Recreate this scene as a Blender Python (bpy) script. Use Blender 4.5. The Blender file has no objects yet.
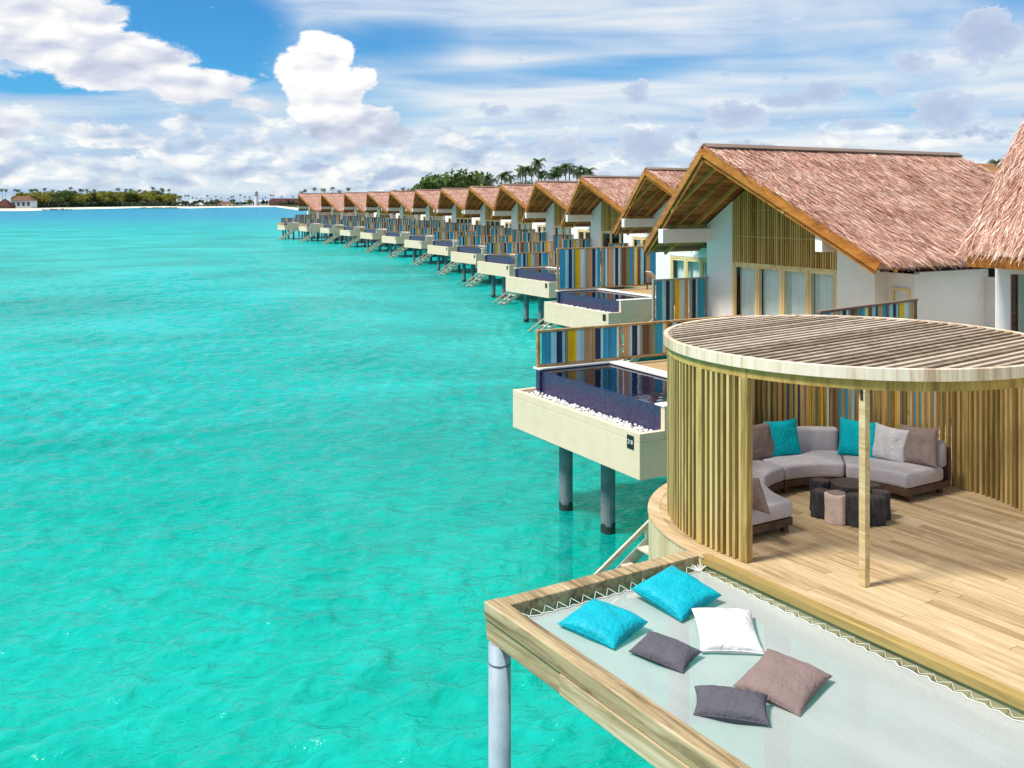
import bpy, math, random
import numpy as np
from mathutils import Vector, Matrix, noise as mnoise

random.seed(7)
R = math.radians
PI = math.pi
scene = bpy.context.scene
COL = scene.collection

# ------------------------------------------------------------------ camera
CAM_Z = 7.8
cam_d = bpy.data.cameras.new("camera")
cam = bpy.data.objects.new("camera", cam_d)
COL.objects.link(cam)
cam.location = (0, 0, CAM_Z)
cam.rotation_euler = (R(90), 0, 0)
cam_d.sensor_width = 36
cam_d.lens = 36 * 960 / 1024
cam_d.shift_y = -(384 - 202) / 1024
cam_d.clip_start = 0.1
cam_d.clip_end = 20000
scene.camera = cam

# ------------------------------------------------------------------ light
SUN_EL, SUN_STR, SKY_STR, EXPOSURE = 57, 3.7, 0.075, 0.50
sun_h = Vector((-0.93, -0.37)).normalized()          # horizontal direction towards the sun
to_sun = Vector((sun_h.x * math.cos(R(SUN_EL)), sun_h.y * math.cos(R(SUN_EL)), math.sin(R(SUN_EL))))
sun_d = bpy.data.lights.new("sun", 'SUN')
sun_d.energy = SUN_STR
sun_d.angle = R(11)
sun_d.color = (1.0, 0.95, 0.87)
sun_o = bpy.data.objects.new("sun", sun_d)
COL.objects.link(sun_o)
sun_o.rotation_euler = (-to_sun).to_track_quat('-Z', 'Y').to_euler()
sun_o.location = (0, 0, 60)
vs = scene.view_settings
vs.view_transform = 'Standard'
vs.look = 'None'
vs.exposure = EXPOSURE
vs.gamma = 1.0
vs.use_curve_mapping = False
scene.cycles.max_bounces = 8
scene.cycles.transparent_max_bounces = 12
scene.cycles.caustics_reflective = False
scene.cycles.caustics_refractive = False

# ------------------------------------------------------------------ node helpers
class G:
    """small expression builder over a node tree"""
    def __init__(s, nt): s.nt = nt
    def n(s, t, **kw):
        nd = s.nt.nodes.new(t)
        for k, v in kw.items(): setattr(nd, k, v)
        return nd
    def put(s, sock, v):
        if v is None: return
        if hasattr(v, 'is_output'): s.nt.links.new(v, sock)
        else: sock.default_value = v
    def m(s, op, a, b=None, c=None, clamp=False):
        nd = s.n('ShaderNodeMath', operation=op, use_clamp=clamp)
        s.put(nd.inputs[0], a); s.put(nd.inputs[1], b); s.put(nd.inputs[2], c)
        return nd.outputs[0]
    def add(s, a, b): return s.m('ADD', a, b)
    def sub(s, a, b): return s.m('SUBTRACT', a, b)
    def mul(s, a, b): return s.m('MULTIPLY', a, b)
    def div(s, a, b): return s.m('DIVIDE', a, b)
    def smooth(s, a, lo, hi, o0=0.0, o1=1.0):
        nd = s.n('ShaderNodeMapRange', interpolation_type='SMOOTHSTEP')
        s.put(nd.inputs[0], a); s.put(nd.inputs[1], lo); s.put(nd.inputs[2], hi)
        s.put(nd.inputs[3], o0); s.put(nd.inputs[4], o1)
        return nd.outputs[0]
    def vec(s, x, y, z=0.0):
        nd = s.n('ShaderNodeCombineXYZ')
        s.put(nd.inputs[0], x); s.put(nd.inputs[1], y); s.put(nd.inputs[2], z)
        return nd.outputs[0]
    def noise(s, v, scale, detail=4, rough=0.55, dist=0.0):
        nd = s.n('ShaderNodeTexNoise')
        s.put(nd.inputs['Vector'], v)
        nd.inputs['Scale'].default_value = scale
        nd.inputs['Detail'].default_value = detail
        nd.inputs['Roughness'].default_value = rough
        nd.inputs['Distortion'].default_value = dist
        return nd.outputs['Fac']
    def mix(s, f, a, b, blend='MIX'):
        nd = s.n('ShaderNodeMix', data_type='RGBA', blend_type=blend)
        s.put(nd.inputs[0], f); s.put(nd.inputs[6], a); s.put(nd.inputs[7], b)
        return nd.outputs[2]
    def ramp(s, f, stops, interp='LINEAR'):
        nd = s.n('ShaderNodeValToRGB')
        cr = nd.color_ramp
        cr.interpolation = interp
        while len(cr.elements) > 1: cr.elements.remove(cr.elements[-1])
        for i, (p, c) in enumerate(stops):
            e = cr.elements[0] if i == 0 else cr.elements.new(p)
            e.position = p
            e.color = (c[0], c[1], c[2], 1)
        s.put(nd.inputs[0], f)
        return nd.outputs[0]
    def bump(s, h, strength=0.3, dist=0.05, normal=None):
        nd = s.n('ShaderNodeBump')
        nd.inputs['Strength'].default_value = strength
        nd.inputs['Distance'].default_value = dist
        s.put(nd.inputs['Height'], h)
        if normal is not None: s.put(nd.inputs['Normal'], normal)
        return nd.outputs[0]
    def schlick(s, f0, normal=None):
        lw = s.n('ShaderNodeLayerWeight'); lw.inputs[0].default_value = 0.5
        if normal is not None: s.put(lw.inputs['Normal'], normal)
        return s.add(s.mul(s.m('POWER', lw.outputs['Facing'], 5.0), 1 - f0), f0)
    def objco(s): return s.n('ShaderNodeTexCoord').outputs['Object']
    def island(s): return s.n('ShaderNodeNewGeometry').outputs['Random Per Island']
    def scalev(s, v, sc):
        nd = s.n('ShaderNodeVectorMath', operation='MULTIPLY')
        s.put(nd.inputs[0], v); nd.inputs[1].default_value = sc
        return nd.outputs[0]

# ------------------------------------------------------------------ world: Nishita sky with clouds
world = bpy.data.worlds.new("World")
scene.world = world
world.use_nodes = True
def build_world():
    nt = world.node_tree
    nt.nodes.clear()
    g = G(nt)
    out = g.n('ShaderNodeOutputWorld')
    sky = g.n('ShaderNodeTexSky', sky_type='NISHITA')
    sky.sun_disc = False
    sky.sun_elevation = R(SUN_EL)
    sky.sun_rotation = math.atan2(sun_h.x, sun_h.y)
    sky.altitude = 10
    sky.air_density = 1.0
    sky.dust_density = 0.2
    sky.ozone_density = 4.0
    d = g.n('ShaderNodeTexCoord').outputs['Generated']
    sx = g.n('ShaderNodeSeparateXYZ')
    g.put(sx.inputs[0], d)
    x, y, z = sx.outputs
    az = g.mul(g.m('ARCTAN2', x, y), 180 / PI)          # degrees, 0 = north, + = east
    el = g.mul(g.m('ARCSINE', z), 180 / PI)
    # saturated tropical blue
    tint = g.mix(1.0, sky.outputs[0], (0.30, 0.88, 1.22, 1), 'MULTIPLY')
    # high veil: planar layer far overhead
    zz = g.add(g.m('MAXIMUM', z, 0.0), 0.13)
    pl = g.vec(g.div(x, zz), g.div(y, zz), 0.0)
    nv = g.noise(g.scalev(pl, (0.55, 0.62, 1)), 1.0, 5, 0.5, 0.6)
    veil_bias = g.smooth(az, -20.0, 6.0, 0.02, 0.12)
    veil_low = g.smooth(el, 0.5, 6.0, 0.22, 0.0)
    def lobes(lst):
        tot = None
        for (cx, cy, rx, ry, a) in lst:
            u = g.div(g.sub(az, cx), rx); v = g.div(g.sub(el, cy), ry)
            q = g.m('MAXIMUM', g.sub(1.0, g.add(g.mul(u, u), g.mul(v, v))), 0.0)
            q = g.mul(q, a)
            tot = q if tot is None else g.m('MAXIMUM', tot, q)
        return tot
    gap = lobes([(-17.5, 9.6, 6.5, 3.2, 1.0), (-8, 9.4, 7.5, 1.8, .75), (1, 9.4, 9, 1.3, .35), (-26, 6.3, 5, .8, .8), (6, 8.0, 7, .9, .45)])   # blue openings
    veil = g.smooth(g.sub(g.add(g.add(nv, veil_bias), veil_low), g.mul(gap, 0.34)), 0.36, 0.66, 0.0, 0.93)
    st = g.noise(g.vec(g.mul(az, 0.07), g.mul(el, 0.75), 3.0), 1.0, 5, 0.55, 0.5)
    veil_col = g.ramp(st, [(0.34, (0.50, 0.66, 0.90)), (0.52, (0.78, 0.87, 0.97)), (0.66, (0.98, 0.99, 1.0))])
    col_cl = veil_col
    cov = veil
    # puffs
    wv = g.vec(g.mul(az, 0.30), g.mul(el, 0.62), 0.0)
    fine = g.noise(wv, 1.5, 10, 0.60, 0.2)
    wv_up = g.vec(g.add(g.mul(az, 0.30), -0.16), g.add(g.mul(el, 0.62), 0.33), 0.0)
    fine_up = g.noise(wv_up, 1.5, 9, 0.48, 0.15)
    fs = g.noise(wv, 1.15, 4, 0.42, 0.25); fs_up = g.noise(wv_up, 1.15, 4, 0.42, 0.25)
    # 1: band of cumulus low over the horizon
    band_bias = g.mul(g.smooth(el, 6.5, 3.0), g.smooth(el, 0.1, 1.6, 0.45, 1.0))
    left = g.smooth(az, 2.0, -8.0, 0.80, 1.0)
    dens1 = g.sub(g.add(fine, g.mul(g.mul(band_bias, left), 0.23)), 0.14)
    dens1 = g.m('MAXIMUM', dens1, g.mul(g.add(fine, 0.0), 0.0))
    c1 = g.smooth(dens1, 0.48, 0.62)
    lit1 = g.add(g.mul(g.sub(fs, fs_up), 3.0), 0.56)
    colr1 = g.ramp(lit1, [(0.12, (0.50, 0.60, 0.80)), (0.45, (0.70, 0.78, 0.92)), (0.70, (0.95, 0.97, 1.0)), (0.9, (1.08, 1.08, 1.06))])
    col_cl = g.mix(c1, col_cl, colr1)
    cov = g.m('MAXIMUM', cov, g.mul(c1, 0.97))
    # 2: the large bank upper left and the tall white cumulus
    bank = lobes([(-27.0, 9.6, 6.5, 3.6, 1.0), (-22.5, 7.7, 5.5, 2.2, 0.95), (-18.3, 6.6, 4.4, 1.5, 0.8),
                  (-27, 4.2, 4.5, 1.3, 0.55), (-15.5, 5.8, 3.5, 1.2, 0.55)])
    tower = lobes([(-11.3, 8.3, 2.5, 2.2, 1.0), (-11.0, 6.3, 3.2, 2.9, 1.0), (-9.4, 4.6, 4.0, 2.0, 0.85), (-12.6, 7.6, 1.7, 1.8, 0.8),
                   (-8.9, 7.3, 1.5, 1.3, .7), (-7.6, 4.0, 2.8, 1.3, 0.7)])
    hero = g.m('MAXIMUM', bank, tower)
    dens2 = g.add(g.mul(fine, 0.62), g.mul(hero, 0.55))
    c2 = g.smooth(dens2, 0.48, 0.60)
    c2 = g.mul(c2, g.smooth(hero, 0.02, 0.10))
    tw = g.smooth(tower, 0.05, 0.35)
    under = g.mul(g.smooth(el, 6.0, 3.8), 0.34)
    right_side = g.mul(g.smooth(az, -10.6, -8.2), 0.20)
    lit2 = g.add(g.add(g.mul(g.sub(fs, fs_up), 1.7), 0.50), g.mul(g.smooth(el, 6.2, 9.0), 0.16))
    lit2 = g.add(lit2, g.mul(tw, 0.33))
    lit2 = g.sub(g.sub(lit2, g.mul(under, tw)), g.mul(right_side, g.mul(tw, g.smooth(el, 7.4, 5.5))))
    # the bank is lit on its rim, grey-lilac inside
    lit2 = g.add(lit2, g.mul(g.sub(1.0, tw), g.smooth(bank, 0.75, 0.15, 0.0, 0.24)))
    colr2 = g.ramp(lit2, [(0.12, (0.52, 0.58, 0.76)), (0.42, (0.70, 0.75, 0.89)), (0.70, (0.96, 0.97, 1.0)), (0.9, (1.12, 1.12, 1.10))])
    col_cl = g.mix(c2, col_cl, colr2)
    cov = g.m('MAXIMUM', cov, c2)
    # 3: small grey-lilac cloudlets on the right
    gl = lobes([(26.3, 8.8, 2.3, 1.9, 1.0), (24.3, 4.9, 2.4, 1.5, 0.9), (22.6, 7.6, 1.4, 1.0, .7), (18.0, 6.2, 1.8, 0.9, 0.9), (16.0, 5.8, 2.6, .6, .8),
                (13.2, 5.0, 2.3, 1.1, 0.85), (7.4, 6.5, 1.1, 1.0, 0.75), (8.0, 3.3, 2.4, 1.3, 0.9), (20.0, 4.4, 1.6, 0.5, 0.8),
                (2.0, 5.2, 2.2, 0.8, 0.7), (-1.2, 5.5, 1.4, .6, .6), (3.0, 3.2, 2.4, 1.0, 0.7), (21.5, 6.3, 1.0, .7, .6)])
    fine3 = g.noise(g.vec(g.mul(az, 0.55), g.mul(el, 0.9), 5.0), 1.8, 8, 0.6, 0.2)
    dens3 = g.add(g.mul(fine3, 0.75), g.mul(gl, 0.40))
    c3 = g.mul(g.smooth(dens3, 0.46, 0.58), g.smooth(gl, 0.02, 0.2))
    colr3 = g.ramp(g.add(g.mul(gl, 0.45), g.mul(fine3, 0.5)), [(0.32, (0.84, 0.88, 0.97)), (0.55, (0.60, 0.68, 0.86)), (0.7, (0.53, 0.61, 0.81))])
    col_cl = g.mix(g.mul(c3, 0.97), col_cl, colr3)
    cov = g.m('MAXIMUM', cov, g.mul(c3, 0.9))
    cov = g.m('MAXIMUM', cov, g.smooth(el, 14.0, 30.0, 0.0, 0.80))
    b1 = g.n('ShaderNodeBackground'); g.put(b1.inputs[0], tint); b1.inputs[1].default_value = SKY_STR
    b2 = g.n('ShaderNodeBackground'); g.put(b2.inputs[0], col_cl); b2.inputs[1].default_value = 0.66
    mx = g.n('ShaderNodeMixShader')
    g.put(mx.inputs[0], cov); g.put(mx.inputs[1], b1.outputs[0]); g.put(mx.inputs[2], b2.outputs[0])
    g.put(out.inputs[0], mx.outputs[0])
build_world()

# ------------------------------------------------------------------ materials
MATS = {}
def new_mat(name):
    m = bpy.data.materials.new(name)
    m.use_nodes = True
    nt = m.node_tree
    nt.nodes.clear()
    g = G(nt)
    out = g.n('ShaderNodeOutputMaterial')
    MATS[name] = m
    return m, g, out
def principled(g, out, col, rough=0.6, spec=0.3, normal=None, metal=0.0, sheen=0.0):
    p = g.n('ShaderNodeBsdfPrincipled')
    g.put(p.inputs['Base Color'], col if hasattr(col, 'is_output') else (col[0], col[1], col[2], 1))
    g.put(p.inputs['Roughness'], rough)
    p.inputs['Specular IOR Level'].default_value = spec
    p.inputs['Metallic'].default_value = metal
    if sheen: p.inputs['Sheen Weight'].default_value = sheen
    if normal is not None: g.put(p.inputs['Normal'], normal)
    g.put(out.inputs[0], p.outputs[0])
    return p
def mul3(c, k): return (c[0] * k, c[1] * k, c[2] * k)

def mottled(name, c, var=0.25, scale=3.0, rough=0.7, spec=0.25, bump=0.15, bscale=60, stain=None, metal=0):
    m, g, out = new_mat(name)
    o = g.objco()
    n1 = g.noise(o, scale, 6, 0.65, 0.3)
    colr = g.ramp(n1, [(0.28, mul3(c, 1 - var)), (0.5, c), (0.75, mul3(c, 1 + var * 0.6))])
    if stain:
        n2 = g.noise(g.scalev(o, (1, 1, 0.35)), scale * 2.7, 5, 0.7)
        colr = g.mix(g.smooth(n2, 0.55, 0.75, 0.0, 0.7), colr, (*stain, 1))
    nb = g.noise(o, bscale, 4, 0.6)
    principled(g, out, colr, rough, spec, g.bump(nb, bump, 0.01), metal)
    return m

def wood(name, cols, axis='X', grain=18.0, rough=0.6, var=0.5, bump=0.25, knots=True):
    """cols: dark, mid, light. per-board tone from the mesh island"""
    m, g, out = new_mat(name)
    o = g.objco()
    st = {'X': (0.06, 1, 1), 'Y': (1, 0.06, 1), 'Z': (1, 1, 0.06)}[axis]
    isl = g.island()
    off = g.n('ShaderNodeVectorMath', operation='ADD')
    g.put(off.inputs[0], g.scalev(o, st))
    g.put(off.inputs[1], g.vec(g.mul(isl, 31.0), g.mul(isl, 17.0), g.mul(isl, 23.0)))
    n1 = g.noise(off.outputs[0], grain, 6, 0.7, 0.8)
    n2 = g.noise(off.outputs[0], grain * 0.22, 3, 0.5, 0.4)
    f = g.add(g.add(g.mul(n1, 0.85), -0.17), g.add(g.mul(n2, 0.37), g.mul(g.sub(isl, 0.5), var * 0.45)))
    colr = g.ramp(f, [(0.25, cols[0]), (0.45, cols[1]), (0.68, cols[2])])
    if knots:
        kn = g.n('ShaderNodeTexVoronoi')
        g.put(kn.inputs['Vector'], g.scalev(off.outputs[0], (2.2, 2.2, 2.2)) if axis == 'X' else off.outputs[0])
        kn.inputs['Scale'].default_value = 3.0
        k = g.smooth(kn.outputs['Distance'], 0.10, 0.03, 0.0, 0.55)
        colr = g.mix(k, colr, (*mul3(cols[0], 0.45), 1))
    principled(g, out, colr, rough, 0.25, g.bump(n1, bump, 0.004))
    return m

def fabric(name, c, rough, fold, spec=0.1):
    m, g, out = new_mat(name)
    o = g.objco()
    n1 = g.noise(o, 5, 5, 0.65, 0.3)
    colr = g.ramp(n1, [(0.28, mul3(c, 0.88)), (0.5, c), (0.75, mul3(c, 1.07))])
    weave = g.noise(o, 260, 3, 0.6)
    folds = g.noise(g.scalev(o, (1, 1, 1)), 7.5, 3, 0.55, 1.6)
    b1 = g.bump(folds, 0.55 * fold, 0.06)
    principled(g, out, colr, rough, spec, g.bump(weave, 0.2, 0.004, b1), 0.0, 0.0)
wood('deck_plank', ((0.30, 0.19, 0.09), (0.53, 0.385, 0.215), (0.70, 0.555, 0.36)), 'X', 18, 0.55, 0.38)
wood('deck_edge_wood', ((0.22, 0.145, 0.045), (0.37, 0.255, 0.085), (0.48, 0.36, 0.15)), 'X', 10, 0.55, 0.3)
wood('pine_slat', ((0.27, 0.18, 0.055), (0.53, 0.375, 0.13), (0.70, 0.54, 0.25)), 'Z', 12, 0.6, 0.8)
wood('pine_beam', ((0.40, 0.29, 0.13), (0.62, 0.48, 0.26), (0.76, 0.64, 0.42)), 'X', 12, 0.6, 0.6)
wood('weathered_beam', ((0.15, 0.10, 0.05), (0.42, 0.315, 0.175), (0.70, 0.59, 0.42)), 'X', 11, 0.7, 0.5, 0.6)
wood('fascia_pale', ((0.45, 0.31, 0.19), (0.78, 0.63, 0.47), (0.86, 0.77, 0.66)), 'Z', 8, 0.7, 0.6, 0.3)
wood('fascia_olive', ((0.24, 0.14, 0.035), (0.48, 0.31, 0.085), (0.60, 0.43, 0.17)), 'Z', 8, 0.7, 0.5, 0.3)
wood('rim_ply', ((0.32, 0.22, 0.10), (0.60, 0.46, 0.27), (0.72, 0.60, 0.42)), 'Z', 9, 0.7, 0.6, 0.3, False)
wood('roof_lath', ((0.22, 0.165, 0.11), (0.41, 0.325, 0.235), (0.55, 0.46, 0.35)), 'X', 10, 0.75, 0.9, 0.3, False)
wood('barge_wood', ((0.26, 0.085, 0.016), (0.48, 0.18, 0.03), (0.60, 0.27, 0.07)), 'X', 6, 0.5, 0.5)
wood('soffit_wood', ((0.15, 0.06, 0.02), (0.31, 0.14, 0.045), (0.43, 0.21, 0.075)), 'Y', 5, 0.6, 0.8)
wood('rafter_wood', ((0.30, 0.14, 0.03), (0.55, 0.27, 0.07), (0.65, 0.36, 0.11)), 'X', 5, 0.6, 0.6)
wood('gable_slat', ((0.30, 0.17, 0.04), (0.55, 0.345, 0.10), (0.68, 0.46, 0.17)), 'Z', 8, 0.6, 0.8)
wood('frame_wood', ((0.55, 0.38, 0.16), (0.76, 0.58, 0.29), (0.84, 0.68, 0.40)), 'Z', 8, 0.5, 0.4, 0.2, False)
wood('rail_wood', ((0.26, 0.15, 0.06), (0.46, 0.30, 0.14), (0.58, 0.42, 0.23)), 'X', 8, 0.6, 0.5, 0.2, False)
wood('stair_wood', ((0.42, 0.36, 0.26), (0.62, 0.55, 0.42), (0.76, 0.70, 0.58)), 'Y', 8, 0.7, 0.6, 0.2, False)
wood('dark_teak', ((0.045, 0.025, 0.017), (0.095, 0.052, 0.035), (0.15, 0.09, 0.06)), 'X', 9, 0.5, 0.5)
wood('ridge_board', ((0.13, 0.085, 0.065), (0.24, 0.165, 0.13), (0.33, 0.24, 0.20)), 'Y', 5, 0.75, 0.6, 0.3, False)
for nm, c in dict(board_teal=(0.03, 0.31, 0.50), board_sky=(0.36, 0.68, 0.84), board_navy=(0.012, 0.032, 0.085),
                  board_yellow=(0.90, 0.55, 0.012), board_tan=(0.58, 0.34, 0.16), board_pale=(0.62, 0.76, 0.76),
                  board_olive=(0.27, 0.26, 0.14), board_brown=(0.16, 0.095, 0.055), board_grey=(0.30, 0.32, 0.32)).items():
    wood(nm, (mul3(c, 0.7), c, tuple(min(0.85, q * 1.22 + 0.01) for q in c)), 'Z', 9, 0.55, 0.35, 0.2, False)
mottled('white_render', (0.82, 0.82, 0.80), 0.07, 0.9, 0.85, 0.15, 0.14, 45, stain=(0.70, 0.70, 0.67))
mottled('cream_concrete', (0.72, 0.575, 0.415), 0.10, 1.4, 0.8, 0.2, 0.10, 40, stain=(0.56, 0.50, 0.37))
mottled('pile_concrete', (0.18, 0.205, 0.225), 0.35, 2.5, 0.75, 0.2, 0.25, 25, stain=(0.07, 0.075, 0.07))
mottled('pile_steel', (0.31, 0.38, 0.44), 0.25, 2.6, 0.5, 0.4, 0.1, 30, stain=(0.20, 0.17, 0.14))
mottled('pile_wet', (0.03, 0.032, 0.028), 0.4, 6, 0.35, 0.4, 0.4, 30)
mottled('coping_stone', (0.78, 0.75, 0.70), 0.08, 5, 0.6, 0.3, 0.06, 60)
mottled('pebble_white', (0.74, 0.73, 0.71), 0.08, 4, 0.6, 0.3, 0.05, 40)
fabric('sofa_fabric', (0.50, 0.465, 0.49), 0.9, 0.25)
fabric('teal_fabric', (0.004, 0.43, 0.50), 0.8, 0.8)
fabric('teal_satin', (0.0, 0.37, 0.46), 0.5, 1.0, 0.2)
fabric('charcoal_fabric', (0.105, 0.10, 0.12), 0.85, 0.9)
fabric('taupe_fabric', (0.27, 0.20, 0.18), 0.85, 0.8)
fabric('mauve_fabric', (0.235, 0.17, 0.158), 0.85, 0.9)
fabric('white_fabric', (0.70, 0.69, 0.70), 0.85, 0.9)
fabric('light_grey_fabric', (0.60, 0.585, 0.59), 0.85, 0.8)
mottled('charred_log', (0.045, 0.043, 0.046), 0.6, 9, 0.7, 0.25, 1.0, 34, stain=(0.17, 0.165, 0.17))
mottled('pale_log', (0.64, 0.49, 0.40), 0.22, 8, 0.75, 0.2, 0.5, 30, stain=(0.40, 0.25, 0.17))
mottled('log_top', (0.085, 0.06, 0.05), 0.35, 14, 0.6, 0.3, 0.4, 40)
mottled('rope', (0.70, 0.69, 0.65), 0.05, 20, 0.9, 0.1, 0.2, 200)
mottled('black_metal', (0.015, 0.015, 0.017), 0.1, 5, 0.5, 0.4, 0.02, 80)
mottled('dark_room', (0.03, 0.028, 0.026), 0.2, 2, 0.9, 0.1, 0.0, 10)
mottled('curtain_cloth', (0.74, 0.80, 0.78), 0.05, 3, 0.9, 0.1, 0.05, 100)
mottled('sling_white', (0.62, 0.58, 0.52), 0.05, 3, 0.8, 0.1, 0.05, 100)
mottled('plate_black', (0.012, 0.012, 0.012), 0.1, 5, 0.4, 0.4, 0.0, 80)
mottled('plate_white', (0.8, 0.8, 0.78), 0.02, 5, 0.5, 0.3, 0.0, 80)
mottled('villa_red_roof', (0.085, 0.035, 0.03), 0.25, 0.2, 0.8, 0.1, 0.1, 2)
mottled('far_brown_roof', (0.17, 0.09, 0.06), 0.25, 0.2, 0.8, 0.1, 0.1, 2)
mottled('far_white_wall', (0.74, 0.74, 0.72), 0.06, 0.3, 0.8, 0.1, 0.05, 2)
mottled('far_window', (0.06, 0.08, 0.10), 0.2, 0.3, 0.3, 0.4, 0.0, 2)
mottled('beach_sand', (0.72, 0.66, 0.54), 0.08, 0.02, 0.9, 0.1, 0.1, 0.5)
mottled('rock_dark', (0.10, 0.10, 0.08), 0.4, 0.3, 0.9, 0.1, 0.5, 2)
mottled('scrub_ground', (0.07, 0.09, 0.035), 0.4, 0.05, 0.9, 0.1, 0.3, 1)
mottled('bark', (0.16, 0.13, 0.10), 0.3, 2, 0.9, 0.1, 0.4, 20)

def thatch_mat(name, cols):
    m, g, out = new_mat(name)
    isl = g.island()
    o = g.objco()
    big = g.noise(o, 0.55, 4, 0.6)
    band = g.noise(g.scalev(o, (2.2, 0.30, 2.2)), 1.0, 3, 0.6)
    f = g.add(g.mul(isl, 0.80), g.add(g.mul(g.sub(big, 0.5), 0.6), g.mul(g.sub(band, 0.5), 0.55)))
    colr = g.ramp(f, cols)
    principled(g, out, colr, 0.8, 0.2)
    return m
TH = [(0.0, (0.16, 0.06, 0.045)), (0.15, (0.40, 0.18, 0.13)), (0.40, (0.60, 0.325, 0.235)), (0.64, (0.76, 0.50, 0.385)), (0.92, (0.90, 0.75, 0.64))]
thatch_mat('thatch', TH)

def leaf_mat(name, cols):
    m, g, out = new_mat(name)
    isl = g.island()
    colr = g.ramp(isl, cols)
    p = g.n('ShaderNodeBsdfPrincipled')
    g.put(p.inputs['Base Color'], colr)
    p.inputs['Roughness'].default_value = 0.55
    p.inputs['Specular IOR Level'].default_value = 0.25
    tr = g.n('ShaderNodeBsdfTranslucent')
    g.put(tr.inputs[0], colr)
    mx = g.n('ShaderNodeMixShader'); mx.inputs[0].default_value = 0.25
    g.put(mx.inputs[1], p.outputs[0]); g.put(mx.inputs[2], tr.outputs[0])
    g.put(out.inputs[0], mx.outputs[0])
leaf_mat('leaf_green', [(0.0, (0.03, 0.06, 0.012)), (0.5, (0.075, 0.13, 0.022)), (1.0, (0.14, 0.19, 0.04))])
leaf_mat('leaf_yellow', [(0.0, (0.10, 0.11, 0.012)), (0.5, (0.24, 0.23, 0.025)), (1.0, (0.34, 0.31, 0.05))])
leaf_mat('leaf_dark', [(0.0, (0.012, 0.028, 0.014)), (0.5, (0.03, 0.058, 0.026)), (1.0, (0.055, 0.09, 0.035))])
leaf_mat('palm_leaf', [(0.0, (0.025, 0.05, 0.018)), (0.5, (0.065, 0.11, 0.032)), (1.0, (0.15, 0.18, 0.06))])

def tile_mat():
    m, g, out = new_mat('indigo_mosaic')
    o = g.objco()
    br = g.n('ShaderNodeTexVoronoi', feature='F1', distance='CHEBYCHEV')
    g.put(br.inputs['Vector'], o); br.inputs['Scale'].default_value = 22; br.inputs['Randomness'].default_value = 0.0
    cell = br.outputs['Color']
    sep = g.n('ShaderNodeSeparateColor'); g.put(sep.inputs[0], cell)
    col = g.ramp(sep.outputs[0], [(0.0, (0.026, 0.025, 0.07)), (0.5, (0.036, 0.034, 0.092)), (1.0, (0.05, 0.047, 0.118))])
    principled(g, out, col, 0.25, 0.5)
tile_mat()

def glass_mat(name, tintc, gloss=0.12):
    m, g, out = new_mat(name)
    t = g.n('ShaderNodeBsdfTransparent'); t.inputs[0].default_value = (*tintc, 1)
    gl = g.n('ShaderNodeBsdfGlossy'); gl.inputs['Roughness'].default_value = 0.03
    f = g.schlick(0.05)
    mx = g.n('ShaderNodeMixShader')
    g.put(mx.inputs[0], f); g.put(mx.inputs[1], t.outputs[0]); g.put(mx.inputs[2], gl.outputs[0])
    g.put(out.inputs[0], mx.outputs[0])
glass_mat('window_glass', (0.93, 0.97, 0.97))

def pool_water_mat():
    m, g, out = new_mat('pool_water')
    o = g.objco()
    nb = g.noise(o, 2.2, 3, 0.5)
    bm = g.bump(nb, 0.12, 0.05)
    t = g.n('ShaderNodeBsdfTransparent'); t.inputs[0].default_value = (0.45, 0.62, 0.80, 1)
    gl = g.n('ShaderNodeBsdfGlossy'); gl.inputs['Roughness'].default_value = 0.02
    g.put(gl.inputs['Normal'], bm)
    mx = g.n('ShaderNodeMixShader')
    g.put(mx.inputs[0], g.schlick(0.04, bm)); g.put(mx.inputs[1], t.outputs[0]); g.put(mx.inputs[2], gl.outputs[0])
    g.put(out.inputs[0], mx.outputs[0])
pool_water_mat()

def net_mat():
    m, g, out = new_mat('net_mesh')
    o = g.objco()
    sp = g.n('ShaderNodeSeparateXYZ'); g.put(sp.inputs[0], o)
    # threads every 18 mm both ways
    wx = g.m('ABSOLUTE', g.sub(g.m('FRACT', g.mul(sp.outputs[0], 55.0)), 0.5))
    wy = g.m('ABSOLUTE', g.sub(g.m('FRACT', g.mul(sp.outputs[1], 55.0)), 0.5))
    th = g.m('MAXIMUM', g.smooth(wx, 0.15, 0.20), g.smooth(wy, 0.15, 0.20))
    d = g.n('ShaderNodeBsdfDiffuse'); d.inputs[0].default_value = (0.60, 0.595, 0.585, 1)
    tl = g.n('ShaderNodeBsdfTranslucent'); tl.inputs[0].default_value = (0.55, 0.57, 0.56, 1)
    md = g.n('ShaderNodeMixShader'); md.inputs[0].default_value = 0.3
    g.put(md.inputs[1], d.outputs[0]); g.put(md.inputs[2], tl.outputs[0])
    t = g.n('ShaderNodeBsdfTransparent')
    mx = g.n('ShaderNodeMixShader')
    # doubled weave along the borders
    nn = g.noise(g.scalev(o, (0.5, 2.0, 1)), 1.0, 3, 0.5)
    f = g.m('ADD', g.mul(th, 0.92), g.smooth(nn, 0.4, 0.7, -0.05, 0.06), clamp=True)
    g.put(mx.inputs[0], f); g.put(mx.inputs[1], t.outputs[0]); g.put(mx.inputs[2], md.outputs[0])
    g.put(out.inputs[0], mx.outputs[0])
    m2, g, out = new_mat('net_border')
    d = g.n('ShaderNodeBsdfDiffuse'); d.inputs[0].default_value = (0.56, 0.555, 0.545, 1)
    t = g.n('ShaderNodeBsdfTransparent')
    mx = g.n('ShaderNodeMixShader'); mx.inputs[0].default_value = 0.88
    g.put(mx.inputs[1], t.outputs[0]); g.put(mx.inputs[2], d.outputs[0])
    g.put(out.inputs[0], mx.outputs[0])
net_mat()

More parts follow.
